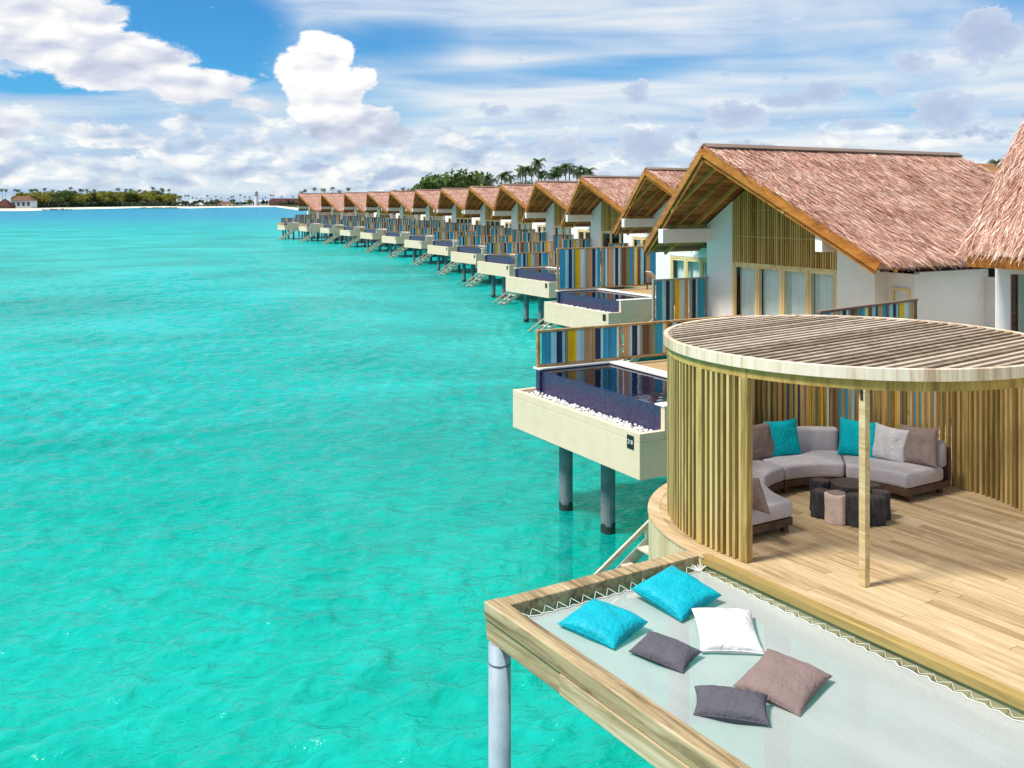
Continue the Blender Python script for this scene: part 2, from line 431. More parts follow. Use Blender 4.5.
def sea_mats():
    m, g, out = new_mat('sea_water')
    o = g.n('ShaderNodeNewGeometry').outputs['Position']
    sp = g.n('ShaderNodeSeparateXYZ'); g.put(sp.inputs[0], o)
    X, Y = sp.outputs[0], sp.outputs[1]
    dist = g.m('SQRT', g.add(g.mul(X, X), g.mul(Y, Y)))
    # waves
    mp = g.n('ShaderNodeMapping'); g.put(mp.inputs[0], o); mp.inputs['Rotation'].default_value = (0, 0, R(-24))
    w_ = mp.outputs[0]
    n0 = g.noise(g.scalev(w_, (0.11, 0.075, 1)), 1.0, 3, 0.5, 0.4)
    n1 = g.noise(g.scalev(w_, (0.34, 0.50, 1)), 1.0, 4, 0.6, 0.9)
    n2 = g.noise(g.scalev(w_, (1.3, 1.9, 1)), 1.0, 4, 0.62, 0.8)
    n3 = g.noise(g.scalev(w_, (5, 7, 1)), 1.0, 3, 0.6, 0.3)
    h_fine = g.add(g.mul(n2, 0.22), g.mul(n3, 0.09))
    crest = g.sub(1.0, g.m('ABSOLUTE', g.sub(g.mul(n1, 2.0), 1.0)))
    h = g.add(g.mul(n0, 0.9), g.add(g.mul(crest, 0.42), g.add(g.mul(n2, 0.26), g.mul(n3, 0.05))))
    bm = g.bump(h_fine, 1.0, 0.5)
    # colour of the water body: turquoise over shallow sand, bluer where it deepens far out
    big = g.noise(g.scalev(o, (0.012, 0.02, 1)), 1.0, 4, 0.6, 0.5)
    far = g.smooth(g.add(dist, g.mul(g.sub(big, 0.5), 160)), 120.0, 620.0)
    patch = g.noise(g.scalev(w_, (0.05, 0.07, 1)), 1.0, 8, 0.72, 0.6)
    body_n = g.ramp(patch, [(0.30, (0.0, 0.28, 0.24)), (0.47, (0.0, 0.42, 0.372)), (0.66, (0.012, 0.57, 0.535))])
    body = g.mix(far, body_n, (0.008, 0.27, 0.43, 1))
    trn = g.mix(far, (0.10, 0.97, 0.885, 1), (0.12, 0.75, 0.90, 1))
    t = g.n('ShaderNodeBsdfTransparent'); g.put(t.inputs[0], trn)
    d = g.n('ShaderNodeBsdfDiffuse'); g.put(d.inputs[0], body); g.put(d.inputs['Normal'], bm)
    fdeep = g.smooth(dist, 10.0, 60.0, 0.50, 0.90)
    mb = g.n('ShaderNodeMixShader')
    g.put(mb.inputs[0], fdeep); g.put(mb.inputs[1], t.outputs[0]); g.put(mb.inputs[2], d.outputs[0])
    gl = g.n('ShaderNodeBsdfGlossy'); gl.inputs['Roughness'].default_value = 0.12
    g.put(gl.inputs['Normal'], bm)
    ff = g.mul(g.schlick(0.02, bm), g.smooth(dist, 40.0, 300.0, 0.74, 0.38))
    mx = g.n('ShaderNodeMixShader')
    g.put(mx.inputs[0], ff); g.put(mx.inputs[1], mb.outputs[0]); g.put(mx.inputs[2], gl.outputs[0])
    g.put(out.inputs[0], mx.outputs[0])
    m, g, out = new_mat('seabed_sand')
    o = g.n('ShaderNodeNewGeometry').outputs['Position']
    n1 = g.noise(o, 0.22, 6, 0.66, 0.8)
    n2 = g.noise(g.scalev(o, (1.2, 2.0, 1)), 1.0, 5, 0.65, 1.2)
    sand = g.ramp(n2, [(0.3, (0.46, 0.46, 0.36)), (0.5, (0.64, 0.63, 0.50)), (0.7, (0.80, 0.79, 0.66))])
    reef = g.smooth(g.add(n1, g.mul(g.sub(n2, 0.5), 0.5)), 0.50, 0.66, 0.0, 0.6)
    colr = g.mix(reef, sand, (0.10, 0.22, 0.17, 1))
    principled(g, out, colr, 0.9, 0.1)
sea_mats()

# ------------------------------------------------------------------ mesh builder
class MB:
    def __init__(s): s.v = []; s.f = []; s.mi = []
    def add(s, vs, fs, m=0):
        b = len(s.v)
        s.v.extend([tuple(p) for p in vs])
        for f in fs:
            s.f.append([b + i for i in f]); s.mi.append(m)
    def box(s, x0, x1, y0, y1, z0, z1, m=0):
        s.add([(x0, y0, z0), (x1, y0, z0), (x1, y1, z0), (x0, y1, z0), (x0, y0, z1), (x1, y0, z1), (x1, y1, z1), (x0, y1, z1)],
              [(0, 3, 2, 1), (4, 5, 6, 7), (0, 1, 5, 4), (1, 2, 6, 5), (2, 3, 7, 6), (3, 0, 4, 7)], m)
    def beam(s, p, q, w, h, up=(0, 0, 1), m=0):
        """box from p to q, width w sideways, height h along up, centred on the line"""
        p, q, up = Vector(p), Vector(q), Vector(up)
        d = (q - p).normalized()
        sd = d.cross(up).normalized()
        u = sd.cross(d).normalized()
        a, b = sd * (w / 2), u * (h / 2)
        s.add([p - a - b, p + a - b, p + a + b, p - a + b, q - a - b, q + a - b, q + a + b, q - a + b],
              [(0, 1, 2, 3), (7, 6, 5, 4), (0, 4, 5, 1), (1, 5, 6, 2), (2, 6, 7, 3), (3, 7, 4, 0)], m)
    def tube(s, pts, r, n=6, m=0, caps=True, r2=None):
        pts = [Vector(p) for p in pts]
        k = len(pts)
        rings = []
        prev = None
        for i, p in enumerate(pts):
            d = (pts[min(i + 1, k - 1)] - pts[max(i - 1, 0)]).normalized()
            a = Vector((0, 0, 1)) if abs(d.z) < 0.9 else Vector((1, 0, 0))
            if prev is not None: a = prev
            sd = d.cross(a)
            if sd.length < 1e-5: sd = d.cross(Vector((0, 1, 0.3)))
            sd.normalize()
            u = sd.cross(d).normalized()
            prev = u
            rr = r if r2 is None else r + (r2 - r) * i / (k - 1)
            rings.append([p + sd * (math.cos(2 * PI * j / n) * rr) + u * (math.sin(2 * PI * j / n) * rr) for j in range(n)])
        vs = [q for rg in rings for q in rg]
        fs = []
        for i in range(k - 1):
            for j in range(n):
                fs.append((i * n + j, i * n + (j + 1) % n, (i + 1) * n + (j + 1) % n, (i + 1) * n + j))
        if caps:
            fs.append(tuple(reversed(range(n))))
            fs.append(tuple((k - 1) * n + j for j in range(n)))
        s.add(vs, fs, m)
    def arc(s, prof, a0, a1, n, m=0, caps=True, closed=True):
        """sweep closed profile [(r,z)] about z from angle a0 to a1 (degrees)"""
        k = len(prof)
        vs = []
        for i in range(n + 1):
            t = R(a0 + (a1 - a0) * i / n)
            c, sn = math.cos(t), math.sin(t)
            vs += [(r * c, r * sn, z) for r, z in prof]
        fs = []
        for i in range(n):
            for j in range(k if closed else k - 1):
                j2 = (j + 1) % k
                fs.append((i * k + j, (i + 1) * k + j, (i + 1) * k + j2, i * k + j2))
        if caps and closed:
            fs.append(tuple(range(k)))
            fs.append(tuple(reversed([n * k + j for j in range(k)])))
        s.add(vs, fs, m)
    def prism(s, poly, z0, z1, m=0):
        k = len(poly)
        vs = [(x, y, z0) for x, y in poly] + [(x, y, z1) for x, y in poly]
        fs = [tuple(reversed(range(k))), tuple(range(k, 2 * k))] + [(i, (i + 1) % k, k + (i + 1) % k, k + i) for i in range(k)]
        s.add(vs, fs, m)
    def build(s, name, mats, parent=None, bevel=0.0, smooth=False, seg=2, subsurf=0):
        me = bpy.data.meshes.new(name)
        me.from_pydata(s.v, [], s.f)
        if isinstance(mats, str): mats = [mats]
        for mt in mats: me.materials.append(MATS[mt])
        if len(mats) > 1: me.polygons.foreach_set('material_index', s.mi)
        if smooth: me.polygons.foreach_set('use_smooth', [True] * len(s.f))
        me.update()
        o = bpy.data.objects.new(name, me)
        COL.objects.link(o)
        if parent is not None: o.parent = parent
        if bevel:
            md = o.modifiers.new('bevel', 'BEVEL'); md.width = bevel; md.segments = seg; md.limit_method = 'ANGLE'; md.angle_limit = R(40)
        if subsurf:
            md = o.modifiers.new('subsurf', 'SUBSURF'); md.levels = subsurf; md.render_levels = subsurf
        return o

def tag(o, label, cat, group=None):
    o['label'] = label; o['category'] = cat
    if group: o['group'] = group
    return o
def thing(name, label, cat, loc=(0, 0, 0), rotz=0.0, group=None):
    o = bpy.data.objects.new(name, None)
    o.empty_display_size = 0.3
    COL.objects.link(o)
    o.location = loc; o.rotation_euler = (0, 0, rotz)
    return tag(o, label, cat, group)
def structure(o): o['kind'] = 'structure'; return o
def copy_tree(o, parent=None, skip=()):
    c = o.copy(); COL.objects.link(c)
    if parent is not None: c.parent = parent
    for ch in o.children:
        if ch.name.split('.')[0] not in skip: copy_tree(ch, c, skip)
    return c
def text_mesh(body, size, name, mat, parent, loc, rot, depth=0.004):
    cu = bpy.data.curves.new(name, 'FONT')
    cu.body = body; cu.size = size; cu.align_x = 'CENTER'; cu.align_y = 'CENTER'; cu.extrude = depth
    tmp = bpy.data.objects.new('tmp_text', cu)
    COL.objects.link(tmp)
    dg = bpy.context.evaluated_depsgraph_get()
    me = bpy.data.meshes.new_from_object(tmp.evaluated_get(dg))
    bpy.data.objects.remove(tmp)
    me.name = name
    me.materials.clear(); me.materials.append(MATS[mat])
    o = bpy.data.objects.new(name, me)
    COL.objects.link(o)
    o.parent = parent; o.location = loc; o.rotation_euler = rot
    return o
ORD = ['first', 'second', 'third', 'fourth', 'fifth', 'sixth', 'seventh', 'eighth', 'ninth', 'tenth', 'eleventh', 'twelfth', 'thirteenth']

def at(px, d, z=0.0):
    """a point at bearing of photo column px and distance d"""
    return ((px - 512) / 960 * d, d, z)

# ------------------------------------------------------------------ sea, seabed, land
def sea_mesh():
    """one sheet: real wavelets out to 500 m, flat beyond"""
    rng = np.random.default_rng(3)
    A = 52.0
    az = np.radians(np.concatenate([np.linspace(-A, -31, 40, endpoint=False), np.linspace(-31, 31, 620), np.linspace(31, A, 41)[1:]]))
    d = [5.0]
    while d[-1] < 520: d.append(d[-1] * 1.0042 + .004)
    nw = len(d)
    d += [600, 800, 1200, 2000, 4000, 8000, 15000]
    d = np.array(d)
    D, T = np.meshgrid(d, az, indexing='ij')
    X = D * np.tan(T); Y = D.copy()
    N = 80
    lam = np.geomspace(0.30, 4.2, N) * rng.uniform(.93, 1.07, N)
    th = np.radians(130 + rng.normal(0, 34, N))
    ph = rng.uniform(0, 6.283, N)
    slope = 0.40 * math.sqrt(2 / N) * np.where(lam > 0.9, (0.9 / lam) ** 1.35, 1.0)
    # gusts: the roughness changes from place to place; the phase is bent a little so crests are short
    gust = .85 + .28 * np.sin(X * .13 + 1.3 * np.sin(Y * .07)) * np.sin(Y * .10 + 1.7 * np.sin(X * .05 + 1)) + .14 * np.sin(X * .41 + Y * .23)
    wx = X + .35 * np.sin(Y * .35 + .8 * np.sin(X * .31)); wy = Y + .35 * np.sin(X * .43 + .9 * np.sin(Y * .37))
    sp = np.maximum(.0042 * D, .0018 * D)
    Z = np.zeros_like(X)
    for k in range(N):
        att = np.clip((lam[k] / sp - 1.5) / 2.0, 0, 1)
        Z += att * (slope[k] * lam[k] / 6.283) * np.sin(6.283 / lam[k] * (wx * math.cos(th[k]) + wy * math.sin(th[k])) + ph[k])
    sd = Z[:nw].std()
    Z = np.clip(Z, -2.3 * sd, 2.1 * sd)
    Z = Z + .13 * (Z * Z / sd - sd)          # peaked crests, flat troughs
    fade = np.clip((500 - D) / 120, 0, 1) * np.clip((math.radians(A) - np.abs(T)) / .1, 0, 1) * np.clip((D - 5) / 1.0, 0, 1)
    Z = Z * gust * fade
    nr, nc = X.shape
    co = np.stack([X, Y, Z], -1).reshape(-1, 3)
    i, j = np.meshgrid(np.arange(nr - 1), np.arange(nc - 1), indexing='ij')
    a = (i * nc + j).ravel()
    quads = np.stack([a, a + 1, a + nc + 1, a + nc], -1)
    # flat skirts: left, right and under the camera
    b = len(co)
    ext = np.array([[-15000, 5, 0], [15000, 5, 0], [-15000, -80, 0], [15000, -80, 0], [-40000, 15000, 0], [40000, 15000, 0]], float)
    co = np.vstack([co, ext])
    me = bpy.data.meshes.new('sea')
    loops = quads.ravel().tolist()
    starts = list(range(0, len(loops), 4)); totals = [4] * len(quads)
    extra = [[k_ * nc for k_ in range(nr)] + [b + 4, b + 0], [k_ * nc + nc - 1 for k_ in range(nr - 1, -1, -1)] + [b + 1, b + 5],
             [b + 2, b + 3, b + 1] + list(range(nc - 1, -1, -1)) + [b + 0]]
    for f in extra:
        starts.append(len(loops)); totals.append(len(f)); loops += f
    me.vertices.add(len(co)); me.vertices.foreach_set('co', co.ravel())
    me.loops.add(len(loops)); me.loops.foreach_set('vertex_index', loops)
    me.polygons.add(len(starts)); me.polygons.foreach_set('loop_start', starts)
    me.update(calc_edges=True)
    me.polygons.foreach_set('use_smooth', [True] * (len(starts) - 3) + [False] * 3)
    me.validate()
    me.materials.append(MATS['sea_water'])
    o = bpy.data.objects.new('sea', me); COL.objects.link(o)
    structure(o)

def setting():
    sea_mesh()
    m = MB()
    m.add([(-9000, -60, -1.9), (9000, -60, -1.9), (9000, 14000, -1.9), (-9000, 14000, -1.9)], [(0, 1, 2, 3)])
    structure(m.build('seabed', 'seabed_sand'))
    # far island on the left, seen as a strip of beach
    prof = [(-160, 800), (-60, 800), (0, 832), (28, 842), (60, 985), (115, 1130), (135, 1260), (165, 1330), (190, 1180), (205, 1290), (240, 1420), (275, 1560), (300, 900), (330, 720), (420, 700), (1100, 700)]
    m = MB()
    k = len(prof)
    vs = []
    for px, d in prof:
        vs += [at(px, d, -0.3), at(px, d + 28, 1.4), at(px, d + 60, 1.7), at(px, d + 70, 1.7)]
    fs = []
    for i in range(k - 1):
        for j in range(3):
            a = i * 4 + j
            fs.append((a, a + 4, a + 5, a + 1))
    m.add(vs, fs)
    structure(m.build('beach', 'beach_sand', smooth=True))
    m = MB()
    vs = []
    for px, d in prof: vs += [at(px, d + 70, 1.7), at(px, d + 700, 2.4)]
    m.add(vs, [(i * 2, i * 2 + 2, i * 2 + 3, i * 2 + 1) for i in range(k - 1)])
    structure(m.build('island_soil', 'scrub_ground', smooth=True))
    # dark groyne rocks and scrub edge at the waterline
    m = MB()
    for (p0, p1, d) in ((-20, 72, 838), (140, 178, 1170)):
        for i in range(70):
            px = random.uniform(p0, p1); dd = d + (px - p0) * (1.3 if p0 < 0 else 0.4) + random.uniform(-10, 4)
            x, y, _ = at(px, dd)
            r = random.uniform(1.0, 2.6)
            vs = [(x + r * math.cos(a) * random.uniform(.7, 1.2), y + r * math.sin(a), random.uniform(-.2, .2)) for a in (0, 1.3, 2.5, 3.8, 5)]
            m.add(vs + [(x, y, r * 0.7)], [(0, 1, 5), (1, 2, 5), (2, 3, 5), (3, 4, 5), (4, 0, 5)])
    o = m.build('shore_rocks', 'rock_dark')
    o['kind'] = 'stuff'; o['label'] = 'dark rocks lying along the waterline of the far island beach'; o['category'] = 'rocks'
    # land behind the row of villas
    m = MB()
    vs = []
    pr = [(330, 300), (420, 275), (520, 262), (640, 255), (800, 215), (950, 180), (1150, 170)]
    for px, d in pr:
        vs += [at(px, d, -0.3), at(px, d + 14, 1.2), at(px, d + 420, 2.0)]
    m.add(vs, [(i * 3 + j, i * 3 + 3 + j, i * 3 + 4 + j, i * 3 + 1 + j) for i in range(len(pr) - 1) for j in range(2)])
    structure(m.build('island_ground', 'scrub_ground', smooth=True))
setting()
#--SPLIT--
# ------------------------------------------------------------------ thatch
def thatch(mb, e0, e1, r0, r1, per_m2, L=0.55, w=0.035, rows=0.17, fringe=True, lift=0.05, sk=0.25):
    """strands over the quad eave e0-e1, ridge r0-r1 (r0 above e0)"""
    e0, e1, r0, r1 = map(Vector, (e0, e1, r0, r1))
    nrm = (e1 - e0).cross(r0 - e0)
    if nrm.length < 1e-6: nrm = (e1 - e0).cross(r1 - e0)
    nrm.normalize()
    if nrm.z < 0: nrm = -nrm
    lat = (e1 - e0).normalized()
    down = lat.cross(nrm).normalized()
    if down.z > 0: down = -down
    H = max(abs((r0 - e0).dot(down)), abs((r1 - e1).dot(down)))
    nrow = max(3, int(H / rows))
    for i in range(nrow):
        for rep in range(1):
            t = (i + 0.5) / nrow
            a = e0.lerp(r0, t); b = e1.lerp(r1, t)
            ln = (b - a).length
            n = int(ln * H / nrow * per_m2)
            for _ in range(n):
                s = random.random()
                p = a.lerp(b, s) + down * random.uniform(-rows, rows)
                l = L * random.uniform(0.6, 1.25)
                dr = (down + lat * random.gauss(0, sk) ).normalized()
                ww = w * random.uniform(0.6, 1.3)
                sd = (dr.cross(nrm) + nrm * random.uniform(-0.5, 0.5)).normalized() * (ww / 2)
                lf = lift * random.uniform(0.3, 1.6)
                tip = p + dr * l + nrm * lf
                top = p + nrm * 0.012
                if tip.z < 0: continue
                mb.add([top - sd, top + sd, tip + sd * 0.35, tip - sd * 0.35], [(0, 1, 2, 3)])
    if fringe:
        n = int((e1 - e0).length * per_m2 * 0.55)
        for _ in range(n):
            p = e0.lerp(e1, random.random()) - down * random.uniform(0.05, 0.3) - nrm * random.uniform(-0.02, 0.16)
            dr = (down + lat * random.gauss(0, sk) + Vector((0, 0, -0.25))).normalized()
            l = random.uniform(0.28, 0.52)
            sd = (dr.cross(nrm) + nrm * random.uniform(-.4, .4)).normalized() * (w * random.uniform(.5, 1.1) / 2)
            tip = p + dr * l
            mb.add([p - sd, p + sd, tip + sd * .3, tip - sd * .3], [(0, 1, 2, 3)])

DZ = 3.3            # deck level above the sea
# ------------------------------------------------------------------ the villa of the row (local: x along the row towards us, y inland)
AX, AB, AZ, HS, SL = -2.93, 8.85, 9.66, 5.6, 0.632
def zr(a): return AZ - abs(a - AX) * SL
def zu(a): return zr(a) - 0.42
EB = 10.65
def wall_poly(mb, poly, b0, b1, m=0):
    """poly of (a,z) extruded from b0 to b1"""
    k = len(poly)
    vs = [(a, b0, z) for a, z in poly] + [(a, b1, z) for a, z in poly]
    mb.add(vs, [tuple(range(k)), tuple(reversed(range(k, 2 * k)))] + [(i, k + i, k + (i + 1) % k, (i + 1) % k) for i in range(k)], m)

def make_villa(label):
    V = thing('thatched_villa', label, 'villa', group='overwater villas in the curved row')
    ez = zr(AX + HS)
    L0, R0, P0 = (AX - HS, EB, ez), (AX + HS, EB, ez), (AX, AB, AZ)
    RB, EBR = 21.8, 25.0
    P1, L1, R1 = (AX, RB, AZ), (AX - HS, EBR, ez), (AX + HS, EBR, ez)
    m = MB()
    # solid body of the thatch (top and under faces, open edges closed by the boards)
    dn = Vector((0, 0, -0.26))
    for tri in ((R0, R1, P1, P0), (L1, L0, P0, P1)):
        m.add([Vector(p) for p in tri], [(0, 1, 2, 3)])
    m.add([Vector(p) for p in (R1, L1, P1)], [(0, 1, 2)])
    top = [Vector(p) for p in (R0, P0, L0)]
    m.add([R0, R1, Vector(R1) + dn, Vector(R0) + dn], [(0, 1, 2, 3)])
    m.add([L0, L1, Vector(L1) + dn, Vector(L0) + dn], [(0, 3, 2, 1)])
    m.add([R1, L1, Vector(L1) + dn, Vector(R1) + dn], [(0, 1, 2, 3)])
    thatch(m, R0, R1, P0, P1, 250, 0.50, 0.028, 0.12, sk=.2)
    thatch(m, L0, L1, P0, P1, 45, 0.6, 0.06, 0.2)
    thatch(m, R1, L1, P1, P1, 50, 0.6, 0.06, 0.2)
    # a ragged edge along the gable verges
    for E0 in (R0, L0):
        e, p = Vector(E0), Vector(P0)
        for _ in range(240):
            q = p.lerp(e, random.random()) + Vector((0, random.uniform(0, .12), random.uniform(-0.02, 0.06)))
            d = (e - p).normalized() * random.uniform(.2, .4) + Vector((0, -random.uniform(.02, .12), random.uniform(-.02, .07)))
            sd = Vector((0, .016, .006))
            m.add([q - sd, q + sd, q + d + sd * .3, q + d - sd * .3], [(0, 1, 2, 3)])
    m.build('roof_thatch', 'thatch', V)
    m = MB()
    for sgn in (1, -1):
        m.beam((AX + sgn * 0.10, AB + 0.03, AZ + 0.02), (AX + sgn * 0.10, RB + 0.05, AZ + 0.02), 0.24, 0.05, (sgn * 0.55, 0, 1))
    m.build('ridge_cap', 'ridge_board', V)
    for sgn in (1, -1):
        p, e = Vector(P0), Vector(R0 if sgn > 0 else L0)
        d = (e - p).normalized()
        m = MB()
        o = Vector((0, -0.05, -0.17))
        m.beam(p + o, e + o + d * 0.05, 0.06, 0.30, (0, 0, 1))
        m.build('barge_board', 'barge_wood', V, 0.008)
        m = MB()
        o2 = Vector((0, 0.03, -0.40))
        m.beam(p + o2 + d * 0.08, e + o2 - d * 0.1, 0.05, 0.20, (0, 0, 1))
        m.build('lower_barge_board', 'barge_wood', V, 0.006)
    # soffit boards: run along the ridge, one strip per board, from the prow edge to the wall and on
    for sgn in (1, -1):
        m = MB()
        nb = 28
        for i in range(nb):
            t0, t1 = i / nb, (i + 1) / nb - 0.004
            a0, a1 = AX + sgn * HS * t0, AX + sgn * HS * t1
            f0, f1 = AB + (EB - AB) * t0 + .08, AB + (EB - AB) * t1 + .08
            q = [(a0, f0, zr(a0) - .30), (a1, f1, zr(a1) - .30), (a1, 24.0, zr(a1) - .30), (a0, 24.0, zr(a0) - .30)]
            q2 = [(x, y, z - 0.02) for x, y, z in q]
            m.add(q + q2, [(0, 1, 2, 3), (7, 6, 5, 4), (0, 4, 5, 1), (1, 5, 6, 2), (2, 6, 7, 3), (3, 7, 4, 0)])
        m.build('soffit', 'soffit_wood', V)
    m = MB()
    for sgn in (1, -1):
        for b in (9.75, 10.65, 11.55):
            t0 = max(0.0, (b - AB) / (EB - AB)) if b < EB else 1.0
            pa = AX + sgn * 0.05
            pe = AX + sgn * HS * (0.985 if b >= EB else min(.985, max(0.15, t0)))
            m.beam((pa, b, zr(pa) - .40), (pe, b, zr(pe) - .40), 0.07, 0.16, (0, 0, 1))
    m.build('rafter_row', 'rafter_wood', V)
    # gable wall
    W0, W1 = 12.1, 12.32
    m = MB(); wall_poly(m, [(-6.57, DZ), (-5.17, DZ), (-5.17, zu(-5.17)), (-6.57, zu(-6.57))], W0, W1); m.build('gable_wall', 'white_render', V)
    m = MB(); wall_poly(m, [(-.2, DZ), (1.31, DZ), (1.31, zu(1.31)), (-.2, zu(-.2))], W0, W1); m.build('gable_wall', 'white_render', V)
    m = MB()
    wall_poly(m, [(-5.17, 5.62), (-.2, 5.62), (-.2, zu(-.2)), (AX, zu(AX)), (-5.17, zu(-5.17))], W0 + .10, W1)
    a = -5.14
    while a < -.25:
        wall_poly(m, [(a, 5.6), (a + .055, 5.6), (a + .055, zu(a + .03)), (a, zu(a + .03))], W0 + .02, W0 + .10)
        a += 0.105
    for z in (6.55, 7.5):
        half = min(2.4, (zu(AX) - z) / SL - .1)
        m.beam((max(-5.1, AX - half), W0 + .055, z), (min(-.3, AX + half), W0 + .055, z), .05, .05)
    m.build('gable_screen', 'gable_slat', V)
    # glazing: frame > pane > curtain
    def glazing(a0, a1, z0, z1, b, npan, dirx=1, curtain=True):
        m = MB()
        fw = 0.10
        m.box(a0, a1, b - .03, b + .08, z1 - fw, z1); m.box(a0, a1, b - .03, b + .08, z0, z0 + .08)
        for i in range(npan + 1):
            x = a0 + (a1 - a0 - fw) * i / npan
            m.box(x, x + fw, b - .04, b + .085, z0 + .0805, z1 - fw - .0005)
        w = (a1 - a0 - fw) / npan
        for i in range(npan):          # sash of each leaf
            xa, xb = a0 + fw + w * i + .001, a0 + w * (i + 1) - .001
            for q in ((xa, xa + .07), (xb - .07, xb)): m.box(q[0], q[1], b - .02, b + .04, z0 + .0815, z1 - fw - .0015)
            m.box(xa + .0705, xb - .0705, b - .02, b + .04, z1 - fw - .08, z1 - fw - .0015); m.box(xa + .0705, xb - .0705, b - .02, b + .04, z0 + .0815, z0 + .17)
        fr = m.build('window', 'frame_wood', V, 0.006)
        for i in range(npan):
            x0 = a0 + fw + w * i; x1 = a0 + w * (i + 1)
            p = MB(); p.add([(x0, b + .02, z0 + .08), (x1, b + .02, z0 + .08), (x1, b + .02, z1 - fw), (x0, b + .02, z1 - fw)], [(0, 1, 2, 3)]); p.build('pane', 'window_glass', fr)
            c = MB()
            n = 22
            ph = random.random() * 6
            vs = []
            lo, hi = (x0 - .03, x1 + .02)
            for k in range(n + 1):
                x = lo + (hi - lo) * k / n
                y = b + .26 + .045 * math.sin(k * 1.55 + ph) + .015 * math.sin(k * .7)
                vs += [(x, y, z0 + .05), (x, y, z1 - .05)]
            c.add(vs, [(2 * k, 2 * k + 2, 2 * k + 3, 2 * k + 1) for k in range(n)])
            c.build('curtain', 'curtain_cloth', fr, smooth=True)
        return fr
    glazing(-5.17, -.2, DZ, 5.6, W0 + .05, 4)
    # dark room behind
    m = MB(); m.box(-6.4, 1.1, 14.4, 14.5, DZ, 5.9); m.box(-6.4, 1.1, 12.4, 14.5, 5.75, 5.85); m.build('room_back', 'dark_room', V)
    # beams that carry the overhang
    for a, bf in ((-6.45, 9.8), (0.86, 10.15)):
        m = MB(); m.box(a - .14, a + .14, bf, 12.095, 6.28, 6.80); m.build('roof_beam', 'white_render', V, 0.01)
    # side walls near side
    m = MB()
    m.box(1.09, 1.31, W1 + .003, 12.75, DZ, 5.62)
    m.box(1.3125, 2.30, 12.7, 12.9, DZ, 5.60); 
    m.box(2.10, 2.30, 12.903, 16.2, DZ, 5.66)
    m.box(2.3025, 3.30, 16.0, 16.2, DZ, 5.4)
    m.box(3.10, 3.30, 16.203, 23.5, DZ, 5.4)
    m.build('side_wall', 'white_render', V)
    m = MB()
    for (x0, x1, z0, z1) in ((1.48, 1.56, 4.2, 5.15), (2.06, 2.14, 4.2, 5.15), (1.5605, 2.0595, 5.07, 5.15), (1.5605, 2.0595, 4.2, 4.28)):
        m.box(x0, x1, 12.64, 12.697, z0, z1)
    wf = m.build('side_window', 'frame_wood', V)
    m = MB(); m.add([(1.561, 12.68, 4.281), (2.059, 12.68, 4.281), (2.059, 12.68, 5.069), (1.561, 12.68, 5.069)], [(0, 1, 2, 3)]); m.build('pane', 'window_glass', wf)
    # left wing with glazed doors
    m = MB()
    m.box(-11.3, -10.35, 13.3, 13.5, DZ, 5.95); m.box(-7.35, -6.57, 13.3, 13.5, DZ, 5.95); m.box(-10.3475, -7.3525, 13.3, 13.5, 5.55, 5.95)
    m.box(-6.57, -6.37, W1 + .003, 13.297, DZ, 6.2)
    m.box(-11.3, -11.1, 13.503, 20.0, DZ, 5.95)
    m.build('wing_wall', 'white_render', V)
    m = MB(); m.box(-11.4, -6.38, 13.25, 20.0, 5.955, 6.07); m.build('wing_roof', 'ridge_board', V)
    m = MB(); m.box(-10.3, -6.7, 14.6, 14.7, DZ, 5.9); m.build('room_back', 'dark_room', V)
    glazing(-10.34, -7.36, DZ, 5.54, 13.34, 3)
    # rear and far walls so the house is closed
    m = MB()
    m.box(-8.0, 3.0976, 23.3, 23.5, DZ, 5.6); m.box(-8.0, -7.8, 20.003, 23.297, DZ, 5.6)
    m.build('rear_wall', 'white_render', V)
    # platform
    m = MB()
    m.prism([(5.5, 3.27), (5.5, 3.9), (6.9, 3.9), (6.9, 8), (5.5, 8), (5.5, 24), (-11.2, 24), (-11.2, 13.0), (-7.2, 13.0), (-7.2, 9.9), (-5.7, 9.9), (-5.7, 8.4), (-0.01, 8.4), (-0.01, 3.27)], 2.98, DZ)
    m.build('deck_platform', 'rail_wood', V)
    m = MB()
    for b in (5.6, 9.6, 12.3, 16.5):
        m.box(0.2 if b < 8 else (-5.6 if b < 10 else (-7.0 if b < 13 else -11.0)), 5.3, b - .15, b + .15, 2.62, 2.979)
    m.build('deck_beam', 'pile_concrete', V)
    for b in (5.6, 9.6, 12.3, 16.5):
        for a in ((0.8, 4.6) if b < 8 else ((-5.2, -2.6, 0.8, 4.6) if b < 10 else (-6.6, -2.6, 0.8, 4.6) if b < 13 else (-10.4, -6.6, -2.6, 0.8, 4.6))):
            m = MB(); m.tube([(a, b, -2.2), (a, b, 2.625)], 0.17, 10)
            m.build('pile', 'pile_concrete', V, smooth=False)
    return V

def octa(mb, c, r, m=0, sq=0.8):
    ph = random.random() * 6.3
    x, y, z = c
    rr = [random.uniform(.75, 1.15) * r for _ in range(5)]
    vs = [(x + rr[i] * math.cos(ph + i * 1.2566), y + rr[i] * math.sin(ph + i * 1.2566), z + random.uniform(-.2, .2) * r) for i in range(5)]
    vs += [(x, y, z + r * sq), (x, y, z - r * sq)]
    mb.add(vs, [(i, (i + 1) % 5, 5) for i in range(5)] + [((i + 1) % 5, i, 6) for i in range(5)], m)

